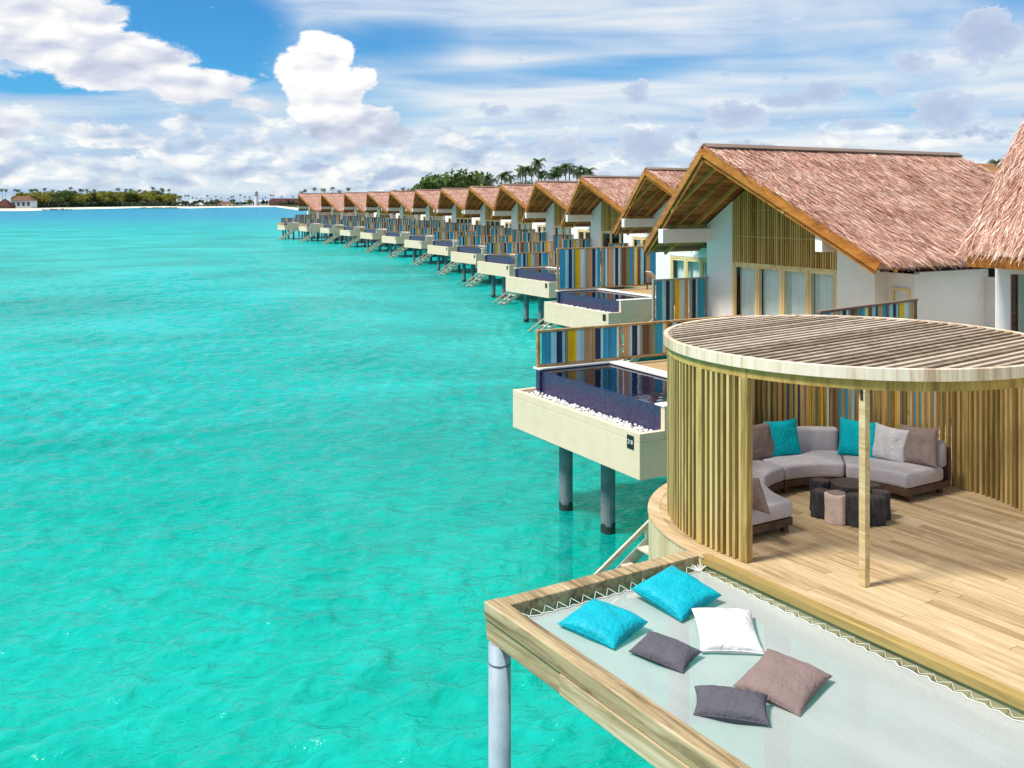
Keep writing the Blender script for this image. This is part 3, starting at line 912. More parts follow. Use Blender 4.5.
def make_pool(label):
    T = thing('plunge_pool', label, 'plunge pool', group='plunge pools in front of the villas')
    LA = 5.52
    m = MB()
    m.box(0, LA, 0, 3.25, 1.93, 2.72)
    m.box(0, LA, 0, .13, 2.7205, 2.91)
    m.box(0, .13, .1305, .66, 2.7205, 2.91)
    m.box(LA - .13, LA, .1305, .66, 2.7205, 2.91)
    m.box(LA - .14, LA, .6605, 3.25, 2.7205, 3.40)
    m.box(0, .14, .72, 3.25, 2.7205, 3.40)
    m.build('pool_box', 'cream_concrete', T, 0.012)
    m = MB()
    m.box(.145, .32, .62, .70, 2.7205, 3.395)            # end pier, sea face
    m.box(.3205, LA - .145, .70, .82, 2.7205, 3.372)      # overflow wall
    m.box(LA - .32, LA - .145, .66, .6995, 2.7205, 3.40)
    m.box(.145, .3195, .8205, 2.98, 2.7205, 3.395)
    m.box(LA - .32, LA - .145, .8205, 2.98, 2.7205, 3.395)
    m.box(.3205, LA - .3205, 2.86, 2.98, 2.7205, 3.395)
    m.box(.3205, LA - .3205, .8205, 2.8595, 2.7205, 2.80)
    m.build('pool_tub', 'indigo_mosaic', T)
    m = MB()
    m.box(-.02, .33, .62, 3.27, 3.402, 3.45)
    m.box(.3305, LA + .01, 2.84, 3.27, 3.402, 3.45)
    m.box(LA - .33, LA + .01, .64, 2.8395, 3.4025, 3.44)
    m.build('pool_coping', 'coping_stone', T, 0.008)
    m = MB()
    m.add([(.321, .705, 3.386), (LA - .321, .705, 3.386), (LA - .321, 2.859, 3.386), (.321, 2.859, 3.386)], [(0, 1, 2, 3)])
    m.build('pool_water', 'pool_water', T)
    m = MB()
    for _ in range(1100):
        octa(m, (random.uniform(.16, LA - .16), random.uniform(.16, .67), random.uniform(2.72, 2.80) + random.uniform(0, .05)), random.uniform(.025, .05))
    o = m.build('pebbles', 'pebble_white', T); o['kind'] = 'stuff'
    m = MB(); m.box(LA - .44, LA - .20, -.012, -.0005, 2.53, 2.82)
    m.build('number_plate', 'plate_black', T)
    for a in (1.25, 3.12):
        m = MB(); m.tube([(a, .85, -2.2), (a, .85, 1.935)], 0.175, 16); p = m.build('pile', 'pile_concrete', T)
        m = MB(); 
        vs_ = []
        for j in range(24):
            t = 2 * PI * j / 24
            vs_ += [(a + .179 * math.cos(t), .85 + .179 * math.sin(t), -.4), (a + .179 * math.cos(t), .85 + .179 * math.sin(t), .14 + random.uniform(0, .12) + .04 * math.sin(3 * t))]
        m.add(vs_, [(2 * j, 2 * ((j + 1) % 24), 2 * ((j + 1) % 24) + 1, 2 * j + 1) for j in range(24)])
        m.build('wet_band', 'pile_wet', p)
    return T

PATT = [('teal', 4), ('sky', 2), ('navy', 2), ('sky', 1), ('olive', 1), ('yellow', 3), ('pale', 2), ('sky', 1), ('tan', 4),
        ('navy', 2), ('sky', 1), ('teal', 5), ('pale', 1), ('grey', 1), ('tan', 3), ('sky', 1), ('navy', 2), ('pale', 1), ('grey', 1), ('brown', 3), ('olive', 2),
        ('teal', 3), ('pale', 1), ('yellow', 1), ('brown', 2), ('sky', 2), ('navy', 1), ('olive', 1), ('tan', 2)]
BM = ['teal', 'sky', 'navy', 'yellow', 'tan', 'pale', 'olive', 'brown', 'grey']
def make_fence(name, label, cat, length, z0, z1, posts, group=None, bw=0.088, start=0, rail='rail_wood', patt=None, solid=True):
    """colour-boarded fence along local +y from 0"""
    F = thing(name, label, cat, group=group)
    m = MB()
    m.beam((0, -.03, z1 - .03), (0, length + .03, z1 - .03), .12, .06)
    m.build('top_rail', rail, F, 0.006)
    m = MB(); m.beam((0, .04, z0 + .04), (0, length - .04, z0 + .04), .07, .07); m.build('bottom_rail', rail, F, 0.005)
    for p in posts:
        m = MB(); m.beam((0, p, z0), (0, p, z1 - .0605), .09, .09, (1, 0, 0)); m.build('fence_post', rail, F, 0.006)
    seq = []
    for nm, n in (patt or PATT): seq += [nm] * n
    m = MB()
    y = .05; i = start
    while y + bw < length - .04:
        if all(abs(y + bw / 2 - p) > bw / 2 + .04 for p in posts):
            c = BM.index(seq[i % len(seq)])
            th = random.uniform(.016, .024)
            m.box(-th, th, y + .004, y + bw - .004, z0 + .0755, z1 - .0605, c)
        y += bw; i += 1
    m.build('coloured_boards', ['board_' + c for c in BM], F)
    return F

def make_stairs(label, width, run, rise, n, z_top, name='sea_stairs', group=None):
    """local: top tread at the origin height z_top, descends towards -y"""
    S = thing(name, label, 'stairs', group=group)
    for sx in (0, width):
        m = MB()
        m.beam((sx, 0, z_top - .12), (sx, -run, z_top - rise - .12), .07, .22)
        m.build('stringer', 'stair_wood', S, 0.005)
        m = MB()
        m.beam((sx, .1, z_top + .30), (sx, -run, z_top - rise + .30), .06, .10)
        m.build('handrail', 'stair_wood', S, 0.006)
        for t in (0.02, 0.36, 0.7, 0.97):
            m = MB(); zb = z_top - rise * t
            m.beam((sx, -run * t, zb - .25), (sx, -run * t, zb + .25), .07, .07, (1, 0, 0)); m.build('baluster', 'stair_wood', S)
    for i in range(n):
        t = (i + .5) / n
        m = MB()
        m.box(.04, width - .04, -run * t - .13, -run * t + .13, z_top - rise * t - .06, z_top - rise * t - .015)
        m.build('tread', 'stair_wood', S, 0.005)
    return S

# origin (box corner) and turn of each villa in the row, nearest first
VDX = [0, -.4, -.85, -1.3, -1.45, -1.8, -2.0, -2.1, -2.4, -2.5, -2.8, -3.1, -3.4]      # the houses drift seawards along the row
ROW = [(0.02, 25.05, -61.1), (1.58, 47.1, -57.8), (-0.42, 63.3, -54.6), (-2.88, 79.4, -51.6), (-6.05, 94.8, -49.2), (-9.64, 109.4, -46.8),
       (-14.0, 124.8, -45.0), (-18.9, 139.3, -43.2), (-24.5, 155.0, -41.5), (-30.4, 169.5, -40.2), (-36.7, 183.6, -38.2), (-43.2, 194.5, -36.4), (-49.9, 204.3, -33.6)]
NEXT = ['nearest and largest villa of the row, thatched gable over a slatted screen and curtained windows'] + \
       ['%s thatched villa of the row counted from the nearest large gable' % ORD[i] for i in range(1, 12)] + ['farthest thatched villa, at the far left end of the row']
def place(o, x, y, rot): o.location = (x, y, 0); o.rotation_euler = (0, 0, R(rot))
def child_at(o, base, a, b, drot=0):
    x, y, r = base
    c, s = math.cos(R(r)), math.sin(R(r))
    o.location = (x + c * a - s * b, y + s * a + c * b, 0); o.rotation_euler = (0, 0, R(r + drot))
def row():
    V = make_villa(NEXT[0])
    P = make_pool('nearest cream boxed plunge pool, numbered 218, with white pebbles before an indigo tub')
    PF = make_fence('pool_fence', 'low coloured board fence at the far end of the nearest plunge pool', 'fence', 7.0, 3.452, 4.43, [.02, 2.66, 4.8, 6.97], 'low fences at the pool ends', rail='rail_wood')
    TALL = make_fence('pool_fence', 'tall coloured board fence behind the second plunge pool of the row', 'fence', 6.6, 3.452, 5.52, [.02, 2.66, 4.6, 6.57], rail='rail_wood', bw=.1)
    WF = make_fence('terrace_fence', 'coloured terrace fence against the white gable wall of the nearest villa', 'fence', 2.55, DZ + .002, 4.95, [.02, .9, 1.75, 2.5], 'fences beside the gable walls', rail='board_grey')
    NF = make_fence('boundary_fence', 'coloured boundary fence in front of the side window of the nearest villa', 'fence', 4.75, DZ + .002, 5.12, [.03, 1.6, 3.2, 4.70], 'boundary fences on the near side of the terraces', start=23, rail='ridge_board')
    ST = make_stairs('pale wooden steps into the sea, nearest flight, between the pool box and the pavilion', 1.0, 5.5, 3.6, 13, DZ, group='steps from the villa decks into the sea')
    # number on the nearest plate
    first = True
    for i, (x, y, r) in enumerate(ROW):
        r = -61.1
        base = (x, y, r); hb = (x + VDX[i], y, r)
        nth = ORD[i]
        if i == 0:
            v, p, pf, wf, nf, st = V, P, PF, WF, NF, ST
        else:
            v = copy_tree(V, None, ('curtain',) if i in (2, 5, 6, 9) else ()); p = copy_tree(P); wf = copy_tree(WF); nf = copy_tree(NF); st = copy_tree(ST)
            pf = TALL if i == 1 else copy_tree(PF)
            w = 'farthest' if i == 12 else nth
            v['label'] = NEXT[i]
            p['label'] = 'cream boxed plunge pool of the %s villa in the row' % w
            if i != 1: pf['label'] = 'low coloured board fence behind the plunge pool of the %s villa' % w
            wf['label'] = 'coloured terrace fence against the white gable wall of the %s villa' % w
            nf['label'] = 'coloured boundary fence on the near side of the terrace of the %s villa' % w
            st['label'] = 'pale wooden steps into the sea beside the plunge pool of the %s villa' % w
        place(v, *hb); place(p, *base)
        child_at(pf, base, .15, .66); child_at(wf, hb, -6.5, 9.5); child_at(nf, hb, 4.9, 5.9, 10.8)
        child_at(st, base, 5.72, 3.9)
    pl = [c for c in P.children if c.name.startswith('number_plate')][0]
    text_mesh('218', 0.125, 'digits', 'plate_white', pl, (5.2, -.014, 2.675), (R(90), 0, 0))
    # lounger at the second pool
    Lg = thing('sun_lounger', 'pale sling sun lounger with raised back beside the second plunge pool', 'sun lounger')
    m = MB()
    for sx in (0, .65): m.beam((sx, 0, DZ + .32), (sx, 2.0, DZ + .32), .06, .06)
    m.build('frame', 'dark_teak', Lg)
    for sx in (.03, .62):
        for yy in (.15, 1.8):
            q = MB(); q.beam((sx, yy, DZ), (sx, yy, DZ + .29), .05, .05, (1, 0, 0)); q.build('leg', 'dark_teak', Lg)
    m = MB(); m.box(.03, .62, .65, 2.0, DZ + .352, DZ + .40); m.build('seat_sling', 'sling_white', Lg, .01)
    m = MB(); m.beam((.325, .65, DZ + .37), (.325, .05, DZ + .95), .59, .045); m.build('backrest', 'sling_white', Lg, .01)
    child_at(Lg, ROW[1], .9, 5.6, -10)
row()
# ------------------------------------------------------------------ our own deck: local x along the sea edge (towards us), local y inland, z from the deck top
OC = (4.88, 13.72)
ORZ = math.atan2(-0.848, 0.53)
OT = Matrix.Translation((OC[0], OC[1], DZ)) @ Matrix.Rotation(ORZ, 4, 'Z')
def own(name, label, cat, loc=(0, 0, 0), rot=0.0, group=None):
    o = thing(name, label, cat, group=group)
    p = OT @ Vector(loc)
    o.location = p; o.rotation_euler = (0, 0, ORZ + rot)
    return o
RIM = 2.90
def own_deck():
    D = own('timber_deck', 'curved sun-bleached timber deck under the slatted pavilion', 'deck')
    m = MB()
    w = .145
    y = -RIM + .13
    while y < 7.8:
        y1 = y + w - .007
        yc = max(abs(y), abs(y1)) if (y < 0) else 0
        x0 = -math.sqrt(max(0.01, (RIM - .02) ** 2 - yc * yc)) if y < 0 else -RIM + .02
        xs = x0
        first = True
        while xs < 9.5:
            ln = random.uniform(1.2, 4.2)
            xe = min(xs + ln, 9.5)
            m.box(xs + .002, xe - .002, y, y1, -.03, random.uniform(-.0015, .0015))
            xs = xe
        y += w
    m.build('deck_boards', 'deck_plank', D)
    # sub-deck, dark, under the gaps
    m = MB()
    poly = [(9.5, -RIM + .13)] + [(RIM * .985 * math.cos(R(a)), RIM * .985 * math.sin(R(a))) for a in range(268, 179, -4)] + [(-RIM * .985, 7.8), (9.5, 7.8)]
    m.prism(list(reversed(poly)), -.30, -.034)
    m.build('deck_frame', 'dark_teak', D)
    m = MB(); m.box(-.05, 9.5, -RIM, -RIM + .125, -.11, .012); m.build('edge_board', 'deck_edge_wood', D, 0.02, seg=3)
    m = MB(); m.box(-.02, 9.5, -RIM + .035, -RIM + .09, -.50, -.1105); m.build('edge_fascia', 'weathered_beam', D, 0.004)
    # curved rim: bent plywood in several strips
    m = MB()
    for k in range(12):
        a0 = 180 + k * 7.5; 
        m.arc([(RIM - .03, -.85), (RIM, -.85), (RIM, -.004), (RIM - .03, -.004)], a0, a0 + 7.45, 4)
    m.box(-RIM, -RIM + .03, 0.0, 7.8, -.85, -.004)
    m.build('curved_fascia', 'rim_ply', D)
    m = MB()
    m.arc([(RIM - .16, -.02), (RIM + .012, -.02), (RIM + .012, .006), (RIM - .16, .006)], 180, 270.4, 40)
    m.build('rim_board', 'deck_plank', D)
    for (x, y) in ((-1.9, -1.6), (0.6, -2.2), (3.4, -2.2), (6.4, -2.2), (-1.9, 2.5), (1.5, 3), (5, 3)):
        p = MB(); p.tube([(x, y, -5.6), (x, y, -.3)], .16, 14); p.build('pile', 'pile_concrete', D)
own_deck()

def pavilion():
    P = own('slatted_pavilion', 'round open timber pavilion with slatted walls and roof', 'pavilion')
    RS = 2.585
    m = MB()
    # radial slats, from 58 deg to 283 deg
    n = int(R(277.8 - 58) * RS / .098)
    for i in range(n + 1):
        a = R(58 + (277.8 - 58) * i / n)
        pass
        c, s = math.cos(a), math.sin(a)
        r0, r1 = RS - .045 + random.uniform(-.003, .003), RS + .045
        tw = .021
        vs = []
        for r, t in ((r0, -tw), (r1, -tw), (r1, tw), (r0, tw)):
            vs.append((r * c - t * s, r * s + t * c))
        m.prism(vs, .006, 2.31)
    m.build('slat_screen', 'pine_slat', P)
    # end posts and intermediate posts
    for a, sz in ((279.2, .05), (56.5, .06), (262, .05), (120, .05), (180, .05), (88, .05)):
        a = R(a)
        m = MB()
        c, s = math.cos(a), math.sin(a)
        vs = [(r * c - t * s, r * s + t * c) for r, t in ((RS - .06, -sz), (RS + .06, -sz), (RS + .06, sz), (RS - .06, sz))]
        m.prism(vs, .006, 2.31)
        m.build('wall_post', 'pine_slat', P, .006)
    a = math.atan2(-1.86, 1.67) 
    m = MB(); px, py = 1.70, -1.95
    m.box(px - .045, px + .045, py - .045, py + .045, .004, 2.31)
    m.build('roof_post', 'pine_beam', P, .006)
    m = MB(); m.box(px - .018, px + .018, py - .05, py - .046, 2.18, 2.30)
    m.build('post_bracket', 'black_metal', P)
    # lower ring
    m = MB()
    for k in range(8):
        m.arc([(RS - .07, 2.312), (RS + .05, 2.312), (RS + .05, 2.45), (RS - .07, 2.45)], k * 45 + 10, k * 45 + 54.9, 12)
    m.build('lower_ring', 'fascia_olive', P)
    m = MB()
    for k in range(6):
        m.arc([(2.61, 2.43), (2.68, 2.43), (2.68, 2.575), (2.61, 2.575)], k * 60 + 22, k * 60 + 81.9, 18)
    m.build('ring_fascia', 'fascia_pale', P, 0.006)
    # roof laths
    m = MB()
    ca, sa = math.cos(R(96)), math.sin(R(96))       # lath direction
    q = -2.56
    while q < 2.58:
        h = math.sqrt(max(0, 2.605 ** 2 - q * q))
        if h > .1:
            ctr = Vector((-sa * q, ca * q, 0)); d = Vector((ca, sa, 0))
            e = random.uniform(-.02, .0)
            m.beam(ctr - d * (h + e) + Vector((0, 0, 2.515)), ctr + d * (h + e) + Vector((0, 0, 2.515)), .068, .10)
        q += .16
    m.build('roof_slats', 'roof_lath', P)
    m = MB()
    for t in (-1.3, 0.0, 1.3):
        hh = math.sqrt(2.55 ** 2 - t * t)
        d = Vector((-sa, ca, 0)); c0 = Vector((ca * t, sa * t, 2.40))
        m.beam(c0 - d * hh, c0 + d * hh, .06, .11)
    m.build('roof_joist', 'soffit_wood', P)
pavilion()

def rrect(r0, r1, z0, z1, rad, n=4):
    out = []
    for cx, cz, a0 in ((r1 - rad, z1 - rad, 0), (r0 + rad, z1 - rad, 90), (r0 + rad, z0 + rad, 180), (r1 - rad, z0 + rad, 270)):
        for i in range(n + 1):
            a = R(a0 + 90 * i / n)
            out.append((cx + rad * math.cos(a), cz + rad * math.sin(a)))
    return list(reversed(out))
def soft_arc(mb, r0, r1, z0, z1, a0, a1, n, rad):
    """cushion: rounded section, tapered slightly at both ends"""
    prof = rrect(r0, r1, z0, z1, rad)
    k = len(prof)
    rc, zc = (r0 + r1) / 2, (z0 + z1) / 2
    vs = []
    ends = math.degrees(rad / rc)
    seq = [(0, .72), (ends * .3, .9), (ends, 1.0)] + [(ends + (a1 - a0 - 2 * ends) * i / n, 1.0) for i in range(1, n)] + [(a1 - a0 - ends, 1.0), (a1 - a0 - ends * .3, .9), (a1 - a0, .72)]
    hx, hz = (r1 - r0) / 2, (z1 - z0) / 2
    for da, sc in seq:
        t = R(a0 + da); c, s = math.cos(t), math.sin(t)
        sh = rad * (1 - sc) * 1.6
        for r, z in prof:
            rr = rc + (r - rc) * (1 - sh / hx); z2 = zc + (z - zc) * (1 - sh / hz)
            vs.append((rr * c, rr * s, z2))
    fs = []
    m_ = len(seq)
    for i in range(m_ - 1):
        for j in range(k):
            j2 = (j + 1) % k
            fs.append((i * k + j, (i + 1) * k + j, (i + 1) * k + j2, i * k + j2))
    fs.append(tuple(range(k))); fs.append(tuple(reversed([(m_ - 1) * k + j for j in range(k)])))
    mb.add(vs, fs)

def sofa():
    S = own('curved_sofa', 'semicircular grey cushioned sofa on a dark teak base inside the pavilion', 'sofa', (0, 0, .004))
    A = [88, 134, 182, 226, 270]
    for i in range(4):
        m = MB(); r0 = 1.14 if i == 0 else 1.22
        m.arc([(r0 + .02, .10), (2.2, .10), (2.2, .205), (r0 + .02, .205)], A[i] + .4, A[i + 1] - .4, 16)
        m.build('base', 'dark_teak', S, 0.006)
        m = MB(); soft_arc(m, r0, 2.05, .207, .44, A[i] + .5, A[i + 1] - .5, 14, .055)
        m.build('seat_cushion', 'sofa_fabric', S, smooth=True)
        m = MB(); soft_arc(m, 1.98, 2.17, .40, .80, A[i] + 1.2, A[i + 1] - 1.2, 14, .06)
        m.build('back_cushion', 'sofa_fabric', S, smooth=True)
        m = MB(); m.arc([(2.175, .206), (2.215, .206), (2.215, .70), (2.175, .70)], A[i] + .4, A[i + 1] - .4, 12)
        m.build('back_frame', 'dark_teak', S)
    for a in (92, 130, 138, 178, 186, 222, 230, 266):
        for r in (1.32, 2.1):
            m = MB(); c, s = math.cos(R(a)), math.sin(R(a))
            m.box(r * c - .04, r * c + .04, r * s - .04, r * s + .04, 0, .0995); m.build('leg', 'dark_teak', S)
sofa()

def stump_table():
    # centre from the photo, in deck axes
    T = own('stump_table', 'round coffee table made of a ring of charred log stumps and one pale stump', 'coffee table', (-.06, -.01, .004))
    n = 9
    # world-ward directions: pale stump faces the camera slightly left
    for i in range(n):
        a = R(3 + 360 * i / n)
        r = .41
        cx, cy = r * math.cos(a), r * math.sin(a)
        pale = (i == 7)
        rad = .135 if not pale else .142
        h = random.uniform(.36, .47)
        m = MB()
        k = 36
        rings = []
        ph = random.random() * 9
        zs = [0, .02, .1, .2, .3, h - .02, h]
        vs = []
        for zi, z in enumerate(zs):
            sc = .97 if zi in (0, len(zs) - 1) else 1.0
            for j in range(k):
                t = 2 * PI * j / k
                rr = rad * sc * (1 + .09 * math.sin(3 * t + ph) + .05 * math.sin(7 * t + ph * 2 + z * 3) + .03 * math.sin(z * 14 + t * 2))
                if not pale: rr *= 1 + (.10 * math.sin(9 * t + ph) + .07 * math.sin(15 * t + ph * 3 + z * 6) + .03 * random.uniform(-1, 1))
                vs.append((cx + rr * math.cos(t), cy + rr * math.sin(t), z))
        fs = []
        for q in range(len(zs) - 1):
            for j in range(k): fs.append((q * k + j, q * k + (j + 1) % k, (q + 1) * k + (j + 1) % k, (q + 1) * k + j))
        fs.append(tuple((len(zs) - 1) * k + j for j in range(k)))
        m.add(vs, fs)
        o = m.build('log_stump', 'pale_log' if pale else 'charred_log', T, smooth=True)
        o.data.polygons[-1].use_smooth = False
        if pale: o['label'] = 'pale peeled log stump'
        m = MB(); m.tube([(cx, cy, h), (cx, cy, h + .006)], rad * .86, 18); m.build('stump_top', 'log_top' if not pale else 'taupe_fabric', o)
    m = MB(); m.tube([(0, 0, 0), (0, 0, .44)], .265, 24); m.build('core_stump', 'charred_log', T)
    m = MB(); m.tube([(0, 0, .441), (0, 0, .475)], .255, 28); m.build('table_top', 'log_top', T, .008)
stump_table()

def pillow_mesh(name, mat, sx, sy, th, seed=0, parent=None):
    n = 18
    vs = []; fs = []
    rnd = random.Random(seed)
    ox, oy = rnd.uniform(0, 50), rnd.uniform(0, 50)
    def pt(u, v, sgn):
        pin = 0.09
        x = u * sx / 2 * (1 - pin * (1 - v * v) * u * u)
        y = v * sy / 2 * (1 - pin * (1 - u * u) * v * v)
        e = max(0.0, (1 - u * u) * (1 - v * v))
        z = th / 2 * (e ** 0.36)
        nz = mnoise.noise(Vector((u * 1.7 + ox, v * 1.7 + oy, sgn * 3))) * .22 + mnoise.noise(Vector((u * 4 + ox, v * 4 + oy, sgn * 5))) * .13
        # creases running in from the corners
        cr = .05 * math.sin(9 * (u + v) + ox) * abs(u * v)
        z *= 1 + nz * 1.2 - cr * 1.5
        return (x, y, sgn * z)
    idx = {}
    for sgn in (1, -1):
        for i in range(n + 1):
            for j in range(n + 1):
                u = math.sin((-1 + 2 * i / n) * PI / 2); v = math.sin((-1 + 2 * j / n) * PI / 2)
                border = i in (0, n) or j in (0, n)
                if border and sgn < 0: idx[(i, j, sgn)] = idx[(i, j, 1)]; continue
                idx[(i, j, sgn)] = len(vs); vs.append(pt(u, v, sgn))
    for sgn in (1, -1):
        for i in range(n):
            for j in range(n):
                q = (idx[(i, j, sgn)], idx[(i + 1, j, sgn)], idx[(i + 1, j + 1, sgn)], idx[(i, j + 1, sgn)])
                fs.append(q if sgn > 0 else tuple(reversed(q)))
    m = MB(); m.add(vs, fs)
    o = m.build(name, mat, parent, smooth=True)
    return o
def cushion(label, mat, pos_world, rotz, sx, sy, th, tilt=(0, 0), seed=0, lean=None):
    o = pillow_mesh('cushion', mat, sx, sy, th, seed)
    tag(o, label, 'cushion')
    o.location = pos_world
    if lean is None:
        o.rotation_euler = (Matrix.Rotation(tilt[0], 3, 'X') @ Matrix.Rotation(rotz, 3, 'Z')).to_euler()
    else:
        # standing: face normal turned to bearing rotz, leaning back by lean
        d = Vector((math.cos(rotz), math.sin(rotz), 0))
        nrm = (d * math.cos(lean) + Vector((0, 0, 1)) * math.sin(lean)).normalized()
        up = (Vector((0, 0, 1)) * math.cos(lean) - d * math.sin(lean)).normalized()
        xx = up.cross(nrm)
        mt = Matrix((xx, up, nrm)).transposed()
        roll = Matrix.Rotation(tilt[0], 3, 'Z')
        o.rotation_euler = (mt @ roll).to_euler()
    # piped seam
    loop = []
    k = 24
    for e in range(4):
        for i in range(k):
            t = -1 + 2 * i / k
            u, v = ((t, -1), (1, t), (-t, 1), (-1, -t))[e]
            loop.append((u * sx / 2 * (1 - .09 * (1 - v * v) * u * u), v * sy / 2 * (1 - .09 * (1 - u * u) * v * v), 0))
    m = MB(); m.tube(loop + [loop[0]], .007, 5, 0, False)
    m.build('piping', mat, o, smooth=True)
    return o
NET_Z = DZ - .17
DENTS = []
for _x, _y, _r in ((1.0, 10.56, .30), (1.93, 11.28, .32), (2.34, 10.46, .30), (1.60, 10.02, .24), (2.66, 9.42, .32), (2.05, 8.98, .25)):
    _l = OT.inverted() @ Vector((_x, _y, 0))
    DENTS.append((_l.x, -_l.y, _r))
def net_dent(s, w):
    return -sum(.06 * math.exp(-((s - a) ** 2 + (w - b) ** 2) / r ** 2) for a, b, r in DENTS)
def net_h(s, w):
    """height of the net over the frame (deck axes, w seawards from the deck edge)"""
    u = min(1, max(0, s / 6.6)); v = min(1, max(0, (w - 2.95) / 2.75))
    return net_dent(s, w) - .15 - .13 * math.sin(PI * u) ** .6 * math.sin(PI * v) ** .7 if 0 < u < 1 and 0 < v < 1 else -.15

def hammock():
    Hm = own('hammock_frame', 'square timber frame holding a white overwater hammock net', 'hammock')
    y0, y1 = -RIM, -5.74
    m = MB(); m.beam((-.19, y0 + .03, -.14), (-.19, y1 - .10, -.14), .22, .26, m=0); m.build('frame_beam', 'rail_wood' if False else 'weathered_beam', Hm, .012)
    m = MB(); m.box(-.30, 7.2, y1 - .20, y1, -.19, .0)
    m.build('frame_beam', 'weathered_beam', Hm, .012)
    m = MB(); m.box(-.302, 3.1, y1 - .17, y1 - .03, -.43, -.1905); m.box(1.2, 7.2, y1 - .215, y1 - .1705, -.40, -.193); m.build('lower_beam', 'weathered_beam', Hm, .01)
    m = MB(); m.box(6.9, 7.1, y1 + .001, y0 - .001, -.26, -.01); m.build('frame_beam', 'weathered_beam', Hm, .012)
    m = MB(); m.tube([(-.14, y1 - .09, -5.6), (-.14, y1 - .09, -.43)], .125, 24); pl = m.build('support_pile', 'pile_steel', Hm, smooth=False)
    for p in pl.data.polygons: p.use_smooth = len(p.vertices) == 4
    m = MB(); m.tube([(-.14, y1 - .09, -.66), (-.14, y1 - .09, -.64)], .128, 24); m.build('pile_seam', 'pile_concrete', pl)
    # scalloped net
    sA, sB, wA, wB = .05, 6.7, RIM + .11, 5.74 - .16
    nx, ny = 90, 44
    def scal(t, period, amp): return amp * (1 - abs(math.sin(PI * t / period)))
    def P(i, j):
        u, v = i / nx, j / ny
        s = sA + (sB - sA) * u; w = wA + (wB - wA) * v
        # edges pulled out at the lacing points, pulled in between
        ds = scal(w, .19, .035); dw = scal(s, .19, .045)
        if v < .25: w -= (dw - .045) * -(1 - v / .25) * 0 + (dw) * (1 - v / .25) * 1.0
        if v > .9: w += dw * (v - .9) / .1 * .6
        if u < .08: s -= ds * (1 - u / .08)
        return (s, -w, net_h(s, w))
    vs = [P(i, j) for i in range(nx + 1) for j in range(ny + 1)]
    fs = [(i * (ny + 1) + j, (i + 1) * (ny + 1) + j, (i + 1) * (ny + 1) + j + 1, i * (ny + 1) + j + 1) for i in range(nx) for j in range(ny)]
    m = MB(); m.add(vs, fs)
    N = m.build('hammock_net', 'net_mesh', Hm, smooth=True)
    # rope round the edge and the lacing to the frame
    m = MB()
    m.tube([Vector(P(i, 0)) + Vector((0, 0, .008)) for i in range(nx + 1)], .006, 5)
    m.tube([Vector(P(0, j)) + Vector((0, 0, .008)) for j in range(ny + 1)], .006, 5)
    m.tube([Vector(P(i, ny)) + Vector((0, 0, .008)) for i in range(nx + 1)], .006, 5)
    m.build('edge_rope', 'rope', N)
    m = MB()
    w = wA
    k = 0
    while w < wB:      # far beam, zigzag up to the hooks
        w2 = w + .09
        m.tube([(sA - .03, -w, net_h(.2, w) + .01), (-.076, -w2, -.115)], .005, 4)
        m.tube([(-.076, -w2, -.115), (sA - .03, -(w2 + .09), net_h(.2, w) + .01)], .0038, 4)
        w += .18
    s = .1
    while s < 6.7:
        m.tube([(s, -(wA - .04), net_h(s, wA) + .01), (s + .095, -(RIM - .03), -.15)], .0032, 4)
        m.tube([(s + .095, -(RIM - .03), -.155), (s + .19, -(wA - .04), net_h(s, wA) + .01)], .0032, 4)
        m.tube([(s, -wB - .02, net_h(s, wB) + .01), (s + .095, y1 + .005, -.10)], .006, 4)
        m.tube([(s + .095, y1 + .005, -.10), (s + .19, -wB - .02, net_h(s, wB) + .01)], .006, 4)
        s += .19
    # the gathered bunch in the inner corner
    for q in range(9):
        a = R(95 + q * 14)
        m.tube([(sA + .02, -wA - .02, -.14), (sA + .02 + .14 * math.cos(a) * .8, -wA - .02 + .15 * math.sin(a), -.09 - .01 * (q % 3))], .006, 4)
    m.build('lacing', 'rope', N)
hammock()

def net_cushions():
    # (label, material, s, w, rot(world deg), sx, sy, th, tilt)
    for i, (lb, mt, wx, wy, rot, sx, sy, th, tl, dz) in enumerate([
        ('turquoise satin cushion on the hammock net, nearest the outer corner', 'teal_satin', 1.0, 10.56, 50, .66, .74, .25, (R(7), 0), .03),
        ('turquoise satin cushion on the hammock net, beside the deck edge', 'teal_satin', 1.93, 11.28, 40, .72, .76, .26, (R(13), 0), .07),
        ('white square cushion lying on the hammock net', 'white_fabric', 2.34, 10.46, -4, .66, .80, .25, (R(8), 0), .03),
        ('charcoal cushion on the hammock net between the turquoise and white ones', 'charcoal_fabric', 1.60, 10.02, -36, .62, .44, .19, (R(8), 0), .03),
        ('mauve brown square cushion on the hammock net', 'mauve_fabric', 2.66, 9.42, 50, .76, .68, .23, (R(9), 0), .04),
        ('charcoal cushion on the hammock net beside the mauve cushion', 'charcoal_fabric', 2.05, 8.98, -12, .68, .44, .22, (R(6), 0), .02)]):
        p = Vector((wx, wy, 0))
        l = OT.inverted() @ p
        h = DZ + net_h(l.x, -l.y)
        cushion(lb, mt, (wx, wy, h + th * .36 + .01 + dz), R(rot), sx, sy, th, tl, seed=i + 1)
net_cushions()

